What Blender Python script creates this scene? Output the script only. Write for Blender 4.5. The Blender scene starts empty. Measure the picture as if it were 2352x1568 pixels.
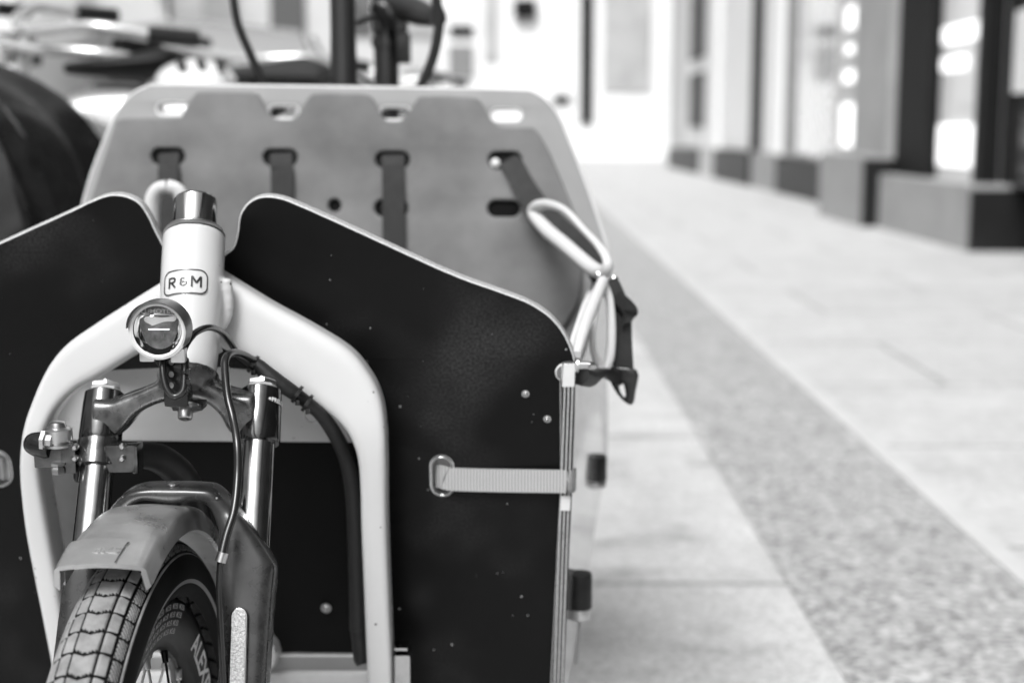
import bpy, bmesh, math, random
from mathutils import Vector, Matrix
random.seed(7)
R = math.radians
sc = bpy.context.scene
COL = sc.collection

# ------------------------------------------------------------------ camera
CAM = Vector((0.0, 0.0, 0.82)); PITCH = R(8.5); F = 3266.7
cd = bpy.data.cameras.new('camera'); cam = bpy.data.objects.new('camera', cd); COL.objects.link(cam)
cam.location = CAM; cam.rotation_euler = (R(90) - PITCH, 0, 0)
cd.lens = 50; cd.sensor_width = 36; cd.clip_start = 0.02; cd.clip_end = 500
cd.dof.use_dof = True; cd.dof.focus_distance = 1.10; cd.dof.aperture_fstop = 3.9
cd.dof.aperture_blades = 9
sc.camera = cam

# ------------------------------------------------------------------ world, sun, exposure
SUN_EL, SUN_AZ = R(50), R(200)     # azimuth measured from +Y towards +X : behind the camera, a little to the left
w = bpy.data.worlds.new('World'); sc.world = w; w.use_nodes = True
nt = w.node_tree; nt.nodes.clear()
sky = nt.nodes.new('ShaderNodeTexSky'); sky.sky_type = 'NISHITA'; sky.sun_disc = False
sky.sun_elevation = SUN_EL; sky.sun_rotation = SUN_AZ; sky.air_density = 1.0; sky.dust_density = 5.0
bw = nt.nodes.new('ShaderNodeRGBToBW'); bg = nt.nodes.new('ShaderNodeBackground'); wo = nt.nodes.new('ShaderNodeOutputWorld')
bg.inputs['Strength'].default_value = 0.15
nt.links.new(sky.outputs[0], bw.inputs[0]); nt.links.new(bw.outputs[0], bg.inputs[0]); nt.links.new(bg.outputs[0], wo.inputs[0])
sd = bpy.data.lights.new('sun', 'SUN'); sun = bpy.data.objects.new('sun', sd); COL.objects.link(sun)
sd.energy = 2.2; sd.angle = R(22)
to_sun = Vector((math.sin(SUN_AZ) * math.cos(SUN_EL), math.cos(SUN_AZ) * math.cos(SUN_EL), math.sin(SUN_EL)))
sun.rotation_euler = to_sun.to_track_quat('Z', 'Y').to_euler()
vs = sc.view_settings; vs.view_transform = 'Standard'; vs.look = 'None'; vs.gamma = 1; vs.exposure = 0.35
sc.render.engine = 'CYCLES'
sc.cycles.use_denoising = True
sc.cycles.max_bounces = 8

# ------------------------------------------------------------------ pixel helpers (photo read at 2352 x 1568)
FWD = Vector((0, math.cos(PITCH), -math.sin(PITCH))); UP = Vector((0, math.sin(PITCH), math.cos(PITCH))); RT = Vector((1, 0, 0))
def ray(u, v): return RT * ((u - 1176) / F) + UP * (-(v - 784) / F) + FWD
def PY(u, v, Y):
    d = ray(u, v); return CAM + d * (Y / d.y)
def PZ(u, v, z=0.0):
    d = ray(u, v); return CAM + d * ((z - CAM.z) / d.z)
class Plane:
    """a real plane in the scene; l(u,v) gives 2D coordinates on it"""
    def __init__(s, p0, n, yaw=0):
        s.o = Vector(p0); s.n = Vector(n).normalized()
        s.x = Vector((0, 0, 1)).cross(s.n).normalized(); s.y = s.n.cross(s.x).normalized()
    def w(s, u, v, h=0):
        d = ray(u, v); t = (s.o + s.n * h - CAM).dot(s.n) / d.dot(s.n); return CAM + d * t
    def l(s, u, v, h=0):
        p = s.w(u, v, h) - s.o; return (p.dot(s.x), p.dot(s.y))
    def mat(s, h=0):
        m = Matrix((s.x, s.y, s.n)).transposed().to_4x4(); m.translation = s.o + s.n * h; return m

# ------------------------------------------------------------------ materials
MATS = {}
def M(name, v, rough=0.5, metal=0.0, spec=0.5, var=0.0, vscale=20.0, bump=0.0, bscale=200.0, specks=0.0, sscale=120.0, sval=0.5,
      coat=0.0, trans=0.0, emit=0.0, ior=1.5, aniso=None, rvar=0.0, seed=0.0, sheen_dust=0.0):
    if name in MATS: return MATS[name]
    m = bpy.data.materials.new(name); m.use_nodes = True; n = m.node_tree; N = n.nodes; L = n.links
    b = N['Principled BSDF']
    b.inputs['Base Color'].default_value = (v, v, v, 1); b.inputs['Roughness'].default_value = rough
    b.inputs['Metallic'].default_value = metal; b.inputs['Specular IOR Level'].default_value = spec
    b.inputs['Coat Weight'].default_value = coat; b.inputs['Transmission Weight'].default_value = trans; b.inputs['IOR'].default_value = ior
    if emit: b.inputs['Emission Color'].default_value = (1, 1, 1, 1); b.inputs['Emission Strength'].default_value = emit
    tc = N.new('ShaderNodeTexCoord'); mp = N.new('ShaderNodeMapping'); L.new(tc.outputs['Object'], mp.inputs[0])
    mp.inputs['Location'].default_value = (seed, seed * .7, seed * .3)
    if aniso: mp.inputs['Scale'].default_value = aniso
    col = None
    if var:
        t = N.new('ShaderNodeTexNoise'); t.inputs['Scale'].default_value = vscale; t.inputs['Detail'].default_value = 6; t.inputs['Roughness'].default_value = .6
        L.new(mp.outputs[0], t.inputs['Vector'])
        r = N.new('ShaderNodeMapRange'); r.inputs[1].default_value = .3; r.inputs[2].default_value = .7
        r.inputs[3].default_value = v * (1 - var); r.inputs[4].default_value = v * (1 + var); L.new(t.outputs[0], r.inputs[0]); col = r.outputs[0]
        if rvar:
            r2 = N.new('ShaderNodeMapRange'); r2.inputs[1].default_value = .3; r2.inputs[2].default_value = .7
            r2.inputs[3].default_value = max(.02, rough - rvar); r2.inputs[4].default_value = rough + rvar; L.new(t.outputs[0], r2.inputs[0]); L.new(r2.outputs[0], b.inputs['Roughness'])
    if specks:
        t = N.new('ShaderNodeTexVoronoi'); t.inputs['Scale'].default_value = sscale; L.new(tc.outputs['Object'], t.inputs['Vector'])
        t2 = N.new('ShaderNodeTexNoise'); t2.inputs['Scale'].default_value = sscale * .23; L.new(tc.outputs['Object'], t2.inputs['Vector'])
        # a fleck in only some of the cells: distance below a threshold that wanders
        lt = N.new('ShaderNodeMapRange'); lt.inputs[1].default_value = .52; lt.inputs[2].default_value = .75; lt.inputs[3].default_value = 0; lt.inputs[4].default_value = specks
        L.new(t2.outputs[0], lt.inputs[0])
        cmpn = N.new('ShaderNodeMath'); cmpn.operation = 'LESS_THAN'; L.new(t.outputs['Distance'], cmpn.inputs[0]); L.new(lt.outputs[0], cmpn.inputs[1])
        mx = N.new('ShaderNodeMix'); mx.data_type = 'FLOAT'; L.new(cmpn.outputs[0], mx.inputs[0])
        if col: L.new(col, mx.inputs[2])
        else: mx.inputs[2].default_value = v
        mx.inputs[3].default_value = sval; col = mx.outputs[0]
    if sheen_dust:  # random pale dust patches in the colour, standing in for a soft sheen
        t = N.new('ShaderNodeTexNoise'); t.inputs['Scale'].default_value = 5.5; t.inputs['Detail'].default_value = 3; L.new(mp.outputs[0], t.inputs['Vector'])
        t2 = N.new('ShaderNodeTexNoise'); t2.inputs['Scale'].default_value = 420; t2.inputs['Detail'].default_value = 3; L.new(mp.outputs[0], t2.inputs['Vector'])
        r = N.new('ShaderNodeMapRange'); r.interpolation_type = 'SMOOTHSTEP'; r.inputs[1].default_value = .5; r.inputs[2].default_value = .78; r.inputs[3].default_value = 0; r.inputs[4].default_value = sheen_dust; L.new(t.outputs[0], r.inputs[0])
        r2 = N.new('ShaderNodeMapRange'); r2.inputs[1].default_value = .35; r2.inputs[2].default_value = .7; r2.inputs[3].default_value = .3; r2.inputs[4].default_value = 1.7; L.new(t2.outputs[0], r2.inputs[0])
        mu = N.new('ShaderNodeMath'); mu.operation = 'MULTIPLY'; L.new(r.outputs[0], mu.inputs[0]); L.new(r2.outputs[0], mu.inputs[1])
        ad = N.new('ShaderNodeMath'); ad.operation = 'ADD'; L.new(mu.outputs[0], ad.inputs[0])
        if col: L.new(col, ad.inputs[1])
        else: ad.inputs[1].default_value = v
        col = ad.outputs[0]
    if col: L.new(col, b.inputs['Base Color'])
    if bump:
        t = N.new('ShaderNodeTexNoise'); t.inputs['Scale'].default_value = bscale; t.inputs['Detail'].default_value = 4; L.new(mp.outputs[0], t.inputs['Vector'])
        bp = N.new('ShaderNodeBump'); bp.inputs['Strength'].default_value = bump; bp.inputs['Distance'].default_value = .002
        L.new(t.outputs[0], bp.inputs['Height']); L.new(bp.outputs[0], b.inputs['Normal'])
    MATS[name] = m; return m

def ply_mat(name, axis='Z', thick=.0115, c=(.06, .62), period=.0027, sp_=(.44, .54, .88)):
    """exposed plywood edge: veneers in layers across the board, fine grain"""
    m = bpy.data.materials.new(name); m.use_nodes = True; n = m.node_tree; N = n.nodes; L = n.links; b = N['Principled BSDF']
    b.inputs['Roughness'].default_value = .6
    tc = N.new('ShaderNodeTexCoord'); sx = N.new('ShaderNodeSeparateXYZ'); L.new(tc.outputs['Object'], sx.inputs[0])
    ns = N.new('ShaderNodeTexNoise'); ns.inputs['Scale'].default_value = 60; ns.inputs['Detail'].default_value = 5; L.new(tc.outputs['Object'], ns.inputs['Vector'])
    a = N.new('ShaderNodeMath'); a.operation = 'MULTIPLY_ADD'; L.new(ns.outputs[0], a.inputs[0]); a.inputs[1].default_value = .0006; L.new(sx.outputs[axis], a.inputs[2])
    d = N.new('ShaderNodeMath'); d.operation = 'DIVIDE'; L.new(a.outputs[0], d.inputs[0]); d.inputs[1].default_value = period
    f = N.new('ShaderNodeMath'); f.operation = 'FRACT'; L.new(d.outputs[0], f.inputs[0])
    cr = N.new('ShaderNodeValToRGB'); L.new(f.outputs[0], cr.inputs[0])
    e = cr.color_ramp.elements; lo, hi = c
    e[0].position = 0; e[0].color = (lo, lo, lo, 1); e[1].position = 1; e[1].color = (lo, lo, lo, 1)
    for p, v in ((sp_[0], lo * 1.5), (sp_[1], hi), (sp_[2], hi * .9)):
        k = e.new(p); k.color = (v, v, v, 1)
    n2 = N.new('ShaderNodeTexNoise'); n2.inputs['Scale'].default_value = 900; L.new(tc.outputs['Object'], n2.inputs['Vector'])
    r = N.new('ShaderNodeMapRange'); r.inputs[1].default_value = .35; r.inputs[2].default_value = .65; r.inputs[3].default_value = .72; r.inputs[4].default_value = 1.1; L.new(n2.outputs[0], r.inputs[0])
    mu = N.new('ShaderNodeVectorMath'); mu.operation = 'SCALE'; L.new(cr.outputs[0], mu.inputs[0]); L.new(r.outputs[0], mu.inputs['Scale'])
    L.new(mu.outputs[0], b.inputs['Base Color']); MATS[name] = m; return m

m_black = M('black panel film', .0042, rough=.38, spec=.13, var=.3, vscale=6, specks=.14, sscale=110, sval=.4, sheen_dust=.02, bump=.04, bscale=900)
m_blackflat = M('flat black board', .006, rough=.6, spec=.1)
m_plytop = ply_mat('plywood routed edge', c=(.17, .66), period=.0021)
m_plyside = ply_mat('plywood side edge', c=(.010, .5), period=.0036, sp_=(.58, .68, .93))
m_frame = M('white frame paint', .56, rough=.28, spec=.5, coat=.3, var=.03, vscale=8, specks=.26, sscale=85, sval=.12, bump=.01, bscale=400)
m_rearply = M('grey rear board', .27, rough=.6, spec=.3, var=.12, vscale=7, bump=.05, bscale=300)
m_pad = M('grey felt pad', .165, rough=.9, spec=.1, var=.30, vscale=7, bump=.2, bscale=500)
m_palewood = M('pale board edge', .62, rough=.6, var=.06, vscale=30)
m_plate = M('speckled grey plate', .50, rough=.7, var=.05, vscale=12, specks=.3, sscale=170, sval=.13)
m_dkplate = M('dark grey plate', .07, rough=.6, var=.1, vscale=40)
m_chrome = M('polished steel', .45, rough=.13, metal=1, var=.15, vscale=30, aniso=(1, 1, .1))
m_steel = M('brushed steel', .55, rough=.3, metal=1, var=.1, vscale=50)
m_stanch = M('anodised stanchion', .33, rough=.16, metal=1, var=.22, vscale=80, aniso=(1, 1, .02))
m_dkmetal = M('black anodised metal', .05, rough=.2, metal=1, var=.2, vscale=40)
m_forkcast = M('dusty dark fork casting', .026, rough=.28, spec=.5, coat=.1, var=.9, vscale=26, rvar=.12, specks=.2, sscale=180, sval=.25)
m_crown = M('worn crown casting', .105, rough=.26, spec=.8, metal=.7, var=.75, vscale=45, rvar=.15)
m_rubber = M('black rubber', .012, rough=.5, spec=.35, var=.4, vscale=60)
m_cable = M('black cable sheath', .012, rough=.26, spec=.6)
m_loom = M('black loom wrap', .013, rough=.5, spec=.4, bump=.3, bscale=150)
m_fender = M('dusty black mudguard', .5, rough=.33, spec=.6, metal=.75, var=.25, vscale=26, specks=.2, sscale=160, sval=.45, rvar=.1)
m_fendertip = M('grey rubber mudguard tip', .54, rough=.36, spec=.6, metal=.75, var=.15, vscale=30)
m_tread = M('dusty tyre tread', .23, rough=.8, spec=.2, var=.3, vscale=70, bump=.3, bscale=900)
m_side = M('tyre sidewall', .006, rough=.65, spec=.1, var=.3, vscale=80)
m_refl = M('reflective band', .22, rough=.5, var=.08, vscale=200)
m_rim = M('black rim', .005, rough=.35, spec=.2)
m_decal = M('white decal', .62, rough=.5)
m_decalgrey = M('grey decal', .5, rough=.5)
m_ink = M('black print', .012, rough=.4)
m_web = M('light grey webbing', .36, rough=.85, spec=.15, bump=.1, bscale=600)
m_webdk = M('dark grey webbing', .035, rough=.75, spec=.2, var=.15, vscale=80)
m_loop = M('white moulded loop', .58, rough=.5)
m_plastic = M('black buckle plastic', .01, rough=.22, spec=.5)
m_glass = M('clear lens', 1.0, rough=.0, trans=1.0, ior=1.35)
m_reflector = M('lamp mirror', .8, rough=.07, metal=1)
m_prism = M('prismatic reflector', .42, rough=.25, spec=.8, bump=1.0, bscale=420, var=.4, vscale=500)
m_lamp = M('lamp led bar', .8, rough=.3, emit=.9)
m_sidepanel = M('pale side board', .40, rough=.12, spec=.6, var=.06, vscale=10, aniso=(1, 1, .1), coat=.6)

# ------------------------------------------------------------------ object helpers
def tag(o, label=None, cat=None, group=None, kind=None):
    if label: o['label'] = label
    if cat: o['category'] = cat
    if group: o['group'] = group
    if kind: o['kind'] = kind
    return o
def empty(name, loc, rz=0.0, label=None, cat=None, group=None):
    o = bpy.data.objects.new(name, None); COL.objects.link(o); o.location = loc; o.rotation_euler.z = rz
    o.empty_display_size = .1
    return tag(o, label, cat, group)
def link(name, me, mats, parent=None, smooth=False, mat=None):
    o = bpy.data.objects.new(name, me); COL.objects.link(o)
    if not isinstance(mats, (list, tuple)): mats = [mats]
    idx = [p.material_index for p in me.polygons]
    me.materials.clear()
    for m in mats: me.materials.append(m)
    if any(idx): me.polygons.foreach_set('material_index', idx)
    if smooth: me.shade_smooth()
    if mat is not None: o.matrix_world = mat
    if parent is not None:
        o.parent = parent
        pm = WM(parent)
        o.matrix_parent_inverse = pm.inverted()
    return o
def WM(o):
    """world matrix without waiting for a view layer update"""
    m = o.matrix_basis.copy()
    if o.parent is not None: m = WM(o.parent) @ o.matrix_parent_inverse @ m
    return m
def mesh(name, vs, fs, mats, parent=None, smooth=False, mi=None, mat=None):
    me = bpy.data.meshes.new(name); me.from_pydata([tuple(v) for v in vs], [], fs)
    if mi: me.polygons.foreach_set('material_index', mi)
    me.validate(); me.update()
    o = link(name, me, mats, parent, False, mat)
    if smooth: autosmooth(me, smooth if smooth is not True else 40)
    return o
def autosmooth(me, deg):
    me.shade_smooth()
    bm = bmesh.new(); bm.from_mesh(me); c = R(deg)
    for e in bm.edges:
        if len(e.link_faces) == 2 and e.calc_face_angle(0) > c: e.smooth = False
    bm.to_mesh(me); bm.free()
class MB:
    """collects pieces of ONE mesh"""
    def __init__(s): s.v = []; s.f = []; s.m = []
    def add(s, vs, fs, mi=0):
        n = len(s.v); s.v += [Vector(v) for v in vs]; s.f += [tuple(i + n for i in f) for f in fs]; s.m += [mi] * len(fs); return s
    def box(s, c, d, rot=None, mi=0, bev=0):
        c = Vector(c); hx, hy, hz = d[0] / 2, d[1] / 2, d[2] / 2
        bm = bmesh.new(); bmesh.ops.create_cube(bm, size=1.0)
        for v in bm.verts: v.co = Vector((v.co.x * d[0], v.co.y * d[1], v.co.z * d[2]))
        if bev: bmesh.ops.bevel(bm, geom=bm.edges[:], offset=bev, segments=2, affect='EDGES', profile=.7)
        rm = rot.to_3x3() if rot is not None else Matrix.Identity(3)
        bm.verts.ensure_lookup_table()
        s.add([rm @ v.co + c for v in bm.verts], [[v.index for v in f.verts] for f in bm.faces], mi); bm.free(); return s
    def lathe(s, p0, axis, prof, n=32, mi=0, cap=True):
        """prof: (distance along axis, radius)"""
        p0 = Vector(p0); a = Vector(axis).normalized(); x = a.orthogonal().normalized(); y = a.cross(x)
        vs = []; fs = []
        for (h, r) in prof:
            for k in range(n):
                t = 2 * math.pi * k / n; vs.append(p0 + a * h + (x * math.cos(t) + y * math.sin(t)) * max(r, 1e-5))
        for i in range(len(prof) - 1):
            for k in range(n):
                k2 = (k + 1) % n; fs.append((i * n + k, i * n + k2, (i + 1) * n + k2, (i + 1) * n + k))
        if cap:
            fs.append(tuple(range(n))[::-1]); fs.append(tuple((len(prof) - 1) * n + k for k in range(n)))
        return s.add(vs, fs, mi)
    def tube(s, pts, r, n=14, mi=0, smooth=6, flat=1.0, up=None):
        pts, rr = spline(pts, r, smooth); vs = []; fs = []
        N = len(pts); ref = None
        for i in range(N):
            t = (pts[min(i + 1, N - 1)] - pts[max(i - 1, 0)]).normalized()
            if up is not None: ref = Vector(up)
            elif ref is None: ref = t.orthogonal()
            x = (ref - t * ref.dot(t)).normalized(); y = t.cross(x)
            if up is None: ref = x
            for k in range(n):
                a = 2 * math.pi * k / n; vs.append(pts[i] + x * math.cos(a) * rr[i] * flat + y * math.sin(a) * rr[i])
        for i in range(N - 1):
            for k in range(n):
                k2 = (k + 1) % n; fs.append((i * n + k, i * n + k2, (i + 1) * n + k2, (i + 1) * n + k))
        fs.append(tuple(range(n))[::-1]); fs.append(tuple((N - 1) * n + k for k in range(n)))
        return s.add(vs, fs, mi)
    def ribbon(s, pts, wid, width, th=.0012, mi=0, smooth=5):
        """flat band along pts; wid = direction of its width"""
        pts, _ = spline(pts, .01, smooth); N = len(pts); vs = []; fs = []; wids = wid
        for i in range(N):
            t = (pts[min(i + 1, N - 1)] - pts[max(i - 1, 0)]).normalized()
            wd = Vector(wids[0]).lerp(Vector(wids[1]), i / (N - 1)) if isinstance(wids, list) else Vector(wids)
            wd = (wd - t * wd.dot(t)).normalized(); nn = t.cross(wd)
            for a, b in ((-1, -1), (1, -1), (1, 1), (-1, 1)): vs.append(pts[i] + wd * a * width / 2 + nn * b * th / 2)
        for i in range(N - 1):
            for k in range(4): k2 = (k + 1) % 4; fs.append((i * 4 + k, i * 4 + k2, (i + 1) * 4 + k2, (i + 1) * 4 + k))
        fs.append((3, 2, 1, 0)); fs.append(tuple((N - 1) * 4 + k for k in range(4)))
        return s.add(vs, fs, mi)
    def build(s, name, mats, parent=None, smooth=True, origin=None):
        o0 = Vector(origin) if origin is not None else Vector((0, 0, 0))
        return mesh(name, [v - o0 for v in s.v], s.f, mats, parent, smooth, s.m, Matrix.Translation(o0))
def spline(pts, r, k):
    pts = [Vector(p) for p in pts]; rs = list(r) if isinstance(r, (list, tuple)) else [r] * len(pts)
    if k <= 1 or len(pts) < 3: return pts, rs
    o = []; q = []
    for i in range(len(pts) - 1):
        p0 = pts[max(i - 1, 0)]; p1 = pts[i]; p2 = pts[i + 1]; p3 = pts[min(i + 2, len(pts) - 1)]
        for j in range(k):
            t = j / k
            o.append(.5 * ((2 * p1) + (-p0 + p2) * t + (2 * p0 - 5 * p1 + 4 * p2 - p3) * t * t + (-p0 + 3 * p1 - 3 * p2 + p3) * t ** 3)); q.append(rs[i] * (1 - t) + rs[i + 1] * t)
    o.append(pts[-1]); q.append(rs[-1]); return o, q
def smooth2(pts, k=5, closed=True):
    o = []; n = len(pts)
    for i in range(n if closed else n - 1):
        if closed: p0, p1, p2, p3 = (Vector(pts[(i + d) % n]) for d in (-1, 0, 1, 2))
        else: p0, p1, p2, p3 = (Vector(pts[min(max(i + d, 0), n - 1)]) for d in (-1, 0, 1, 2))
        for j in range(k):
            t = j / k; o.append(tuple(.5 * ((2 * p1) + (-p0 + p2) * t + (2 * p0 - 5 * p1 + 4 * p2 - p3) * t * t + (-p0 + 3 * p1 - 3 * p2 + p3) * t ** 3)))
    if not closed: o.append(tuple(pts[-1]))
    return o
def slot(cx, cy, w_, h_, n=10, ang=0):
    """stadium outline in 2D"""
    r = min(w_, h_) / 2; o = []
    dx, dy = (w_ / 2 - r, 0) if w_ > h_ else (0, h_ / 2 - r)
    base = 0 if w_ > h_ else 90
    for s_ in (1, -1):
        for i in range(n + 1):
            a = R(base - 90 + (0 if s_ == 1 else 180) + 180 * i / n)
            o.append((cx + s_ * dx + r * math.cos(a), cy + s_ * dy + r * math.sin(a)))
    if ang: o = [(cx + (x - cx) * math.cos(ang) - (y - cy) * math.sin(ang), cy + (x - cx) * math.sin(ang) + (y - cy) * math.cos(ang)) for x, y in o]
    return o
def circle(cx, cy, r, n=24): return [(cx + r * math.cos(2 * math.pi * i / n), cy + r * math.sin(2 * math.pi * i / n)) for i in range(n)]
def plate(name, loops, th, bev, mats, parent, M4, bres=2):
    """board with holes: first loop is the outline; local z from -th to 0; mats = [face, edge]"""
    cu = bpy.data.curves.new(name, 'CURVE'); cu.dimensions = '2D'; cu.fill_mode = 'BOTH'
    for lp in loops:
        sp = cu.splines.new('POLY'); sp.points.add(len(lp) - 1); sp.use_cyclic_u = True
        for i, (x, y) in enumerate(lp): sp.points[i].co = (x, y, 0, 1)
    cu.extrude = th / 2 - bev; cu.bevel_depth = bev; cu.bevel_resolution = bres; cu.offset = -bev
    t = bpy.data.objects.new('tmp', cu); COL.objects.link(t)
    dg = bpy.context.evaluated_depsgraph_get(); me = bpy.data.meshes.new_from_object(t.evaluated_get(dg)); bpy.data.objects.remove(t)
    for v in me.vertices: v.co.z -= th / 2
    bm = bmesh.new(); bm.from_mesh(me); bmesh.ops.remove_doubles(bm, verts=bm.verts, dist=1e-6); bmesh.ops.recalc_face_normals(bm, faces=bm.faces)
    for f in bm.faces: f.material_index = 0 if abs(f.normal.z) > .98 else 1
    bm.to_mesh(me); bm.free(); me.name = name
    o = link(name, me, mats if isinstance(mats, list) else [mats, mats], parent, False, M4)
    for p in me.polygons: pass
    autosmooth(me, 35); return o
def text_verts(s, size, offset=0.0, cuts=0, extr=0.0, spacing=1.0, sx=1.0):
    cu = bpy.data.curves.new('t', 'FONT'); cu.body = s; cu.size = size; cu.offset = offset; cu.align_x = 'CENTER'; cu.align_y = 'CENTER'; cu.resolution_u = 4
    cu.space_character = spacing; cu.extrude = extr
    t = bpy.data.objects.new('tmp', cu); COL.objects.link(t)
    dg = bpy.context.evaluated_depsgraph_get(); me = bpy.data.meshes.new_from_object(t.evaluated_get(dg)); bpy.data.objects.remove(t)
    bm = bmesh.new(); bm.from_mesh(me)
    bmesh.ops.remove_doubles(bm, verts=bm.verts, dist=1e-7); bmesh.ops.triangulate(bm, faces=bm.faces)
    xs = [v.co.x for v in bm.verts]
    if cuts and xs:
        a, b = min(xs), max(xs)
        for i in range(1, cuts):
            x = a + (b - a) * i / cuts
            bmesh.ops.bisect_plane(bm, geom=bm.verts[:] + bm.edges[:] + bm.faces[:], plane_co=(x, 0, 0), plane_no=(1, 0, 0))
    bmesh.ops.triangulate(bm, faces=bm.faces); bm.verts.ensure_lookup_table()
    r = ([Vector((v.co.x * sx, v.co.y, v.co.z)) for v in bm.verts], [tuple(v.index for v in f.verts) for f in bm.faces]); bm.free(); bpy.data.meshes.remove(me); return r

# ================================================================== SETTING
def ground_sheet(name, x0, x1, y0, y1, z, m, kind='structure'):
    n = 1
    o = mesh(name, [(x0, y0, z), (x1, y0, z), (x1, y1, z), (x0, y1, z)], [(0, 1, 2, 3)], m); tag(o, kind=kind); return o
def stone_mat(name, v, var, sc1, fleck, fval, bump=.3, slab=None, wear=0):
    m = bpy.data.materials.new(name); m.use_nodes = True; n = m.node_tree; N = n.nodes; L = n.links; b = N['Principled BSDF']; b.inputs['Roughness'].default_value = .75
    tc = N.new('ShaderNodeTexCoord')
    t = N.new('ShaderNodeTexNoise'); t.inputs['Scale'].default_value = sc1; t.inputs['Detail'].default_value = 8; t.inputs['Roughness'].default_value = .65; L.new(tc.outputs['Object'], t.inputs[0])
    r = N.new('ShaderNodeMapRange'); r.inputs[1].default_value = .3; r.inputs[2].default_value = .7; r.inputs[3].default_value = v * (1 - var); r.inputs[4].default_value = v * (1 + var); L.new(t.outputs[0], r.inputs[0])
    col = r.outputs[0]
    if fleck:
        vo = N.new('ShaderNodeTexVoronoi'); vo.inputs['Scale'].default_value = fleck; L.new(tc.outputs['Object'], vo.inputs['Vector'])
        sp = N.new('ShaderNodeSeparateColor'); L.new(vo.outputs['Color'], sp.inputs[0])
        r2 = N.new('ShaderNodeMapRange'); r2.inputs[3].default_value = 1 - fval; r2.inputs[4].default_value = 1 + fval; L.new(sp.outputs[0], r2.inputs[0])
        mu = N.new('ShaderNodeMath'); mu.operation = 'MULTIPLY'; L.new(col, mu.inputs[0]); L.new(r2.outputs[0], mu.inputs[1]); col = mu.outputs[0]
    if wear:
        t3 = N.new('ShaderNodeTexNoise'); t3.inputs['Scale'].default_value = 3.1; t3.inputs['Detail'].default_value = 9; t3.inputs['Roughness'].default_value = .7
        mp = N.new('ShaderNodeMapping'); mp.inputs['Scale'].default_value = (.8, 1.6, 1); mp.inputs['Location'].default_value = (1.3, 3.1, 0); L.new(tc.outputs['Object'], mp.inputs[0]); L.new(mp.outputs[0], t3.inputs['Vector'])
        r3 = N.new('ShaderNodeMapRange'); r3.inputs[1].default_value = .54; r3.inputs[2].default_value = .70; r3.inputs[3].default_value = 1; r3.inputs[4].default_value = 1 - wear; L.new(t3.outputs[0], r3.inputs[0])
        mu = N.new('ShaderNodeMath'); mu.operation = 'MULTIPLY'; L.new(col, mu.inputs[0]); L.new(r3.outputs[0], mu.inputs[1]); col = mu.outputs[0]
    if slab:
        br = N.new('ShaderNodeTexBrick'); br.offset = .5; br.inputs['Scale'].default_value = 1; br.inputs['Brick Width'].default_value = slab[0]; br.inputs['Row Height'].default_value = slab[1]
        br.inputs['Mortar Size'].default_value = .012; br.inputs['Color1'].default_value = (1, 1, 1, 1); br.inputs['Color2'].default_value = (.95, .95, .95, 1); br.inputs['Mortar'].default_value = (.6, .6, .6, 1)
        L.new(tc.outputs['Object'], br.inputs['Vector']); s2 = N.new('ShaderNodeSeparateColor'); L.new(br.outputs['Color'], s2.inputs[0])
        mu = N.new('ShaderNodeMath'); mu.operation = 'MULTIPLY'; L.new(col, mu.inputs[0]); L.new(s2.outputs[0], mu.inputs[1]); col = mu.outputs[0]
    L.new(col, b.inputs['Base Color'])
    bp = N.new('ShaderNodeBump'); bp.inputs['Strength'].default_value = bump; bp.inputs['Distance'].default_value = .004; L.new(t.outputs[0], bp.inputs['Height']); L.new(bp.outputs[0], b.inputs['Normal'])
    return m
mg_ground = stone_mat('concrete ground', .53, .14, 5, 160, .22, wear=.5, slab=(1.6, 1.25))
mg_strip = stone_mat('exposed aggregate strip', .36, .12, 9, 95, .5, bump=.6)
mg_pave = stone_mat('pale pavement', .52, .10, 3.5, 60, .12, slab=(1.4, .9), wear=.22)
mg_road = stone_mat('asphalt road', .16, .15, 4, 150, .3)
ground_sheet('ground', -120, 120, -60, 260, 0.0, mg_ground)
ground_sheet('road', -9.0, -1.6, -60, 120, 0.004, mg_road)
ground_sheet('paving_strip', .50, .93, -20, 60, 0.004, mg_strip)
ground_sheet('pavement', .93, 9.0, -20, 60, 0.008, mg_pave)
k = MB(); k.box((.945, 20, .006), (.05, 80, .012), bev=.002); tag(k.build('kerb', stone_mat('kerb stone', .54, .06, 6, 0, 0)), kind='structure')

# ------------------------------------------------------------------ buildings
mb_white = M('white render', .80, rough=.8, var=.03, vscale=1)
mb_pale = M('pale stone', .56, rough=.8, var=.06, vscale=2)
mb_grey = M('grey stone plinth', .34, rough=.8, var=.1, vscale=3)
mb_dark = M('dark stone plinth', .012, spec=.25, rough=.45, var=.3, vscale=3)
mb_darkcol = M('dark pillar', .008, spec=.15, rough=.6, var=.2, vscale=2)
mb_midcol = M('mid grey pillar', .22, rough=.8, var=.1, vscale=2)
mb_glass = M('shop glass', .10, rough=.03, spec=.9, coat=1)
mb_paleglass = M('pale shop glass', .42, rough=.1, spec=.9, coat=1, var=.15, vscale=1.5)
mb_dkglass = M('dark shop glass', .03, rough=.05, spec=.8)
def boxpx(u0, u1, v0, v1, Y, dep, bev=0.0):
    """box standing in the street whose camera-facing side is at distance Y; metres read off at that distance"""
    a = PY(u0, v1, Y); b = PY(u1, v0, Y)
    return ((a.x + b.x) / 2, Y + dep / 2, (a.z + b.z) / 2), (b.x - a.x, dep, b.z - a.z)
shop = empty('shop_building', (4.5, 20, 0), label='long shop building with pilasters on dark stone plinths at the right', cat='building')
def spart(name, boxes, m, parent=None, bev=0):
    k = MB()
    for c, d in boxes: k.box(c, d, bev=bev)
    return k.build(name, m, parent if parent is not None else shop, smooth=False)
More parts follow.
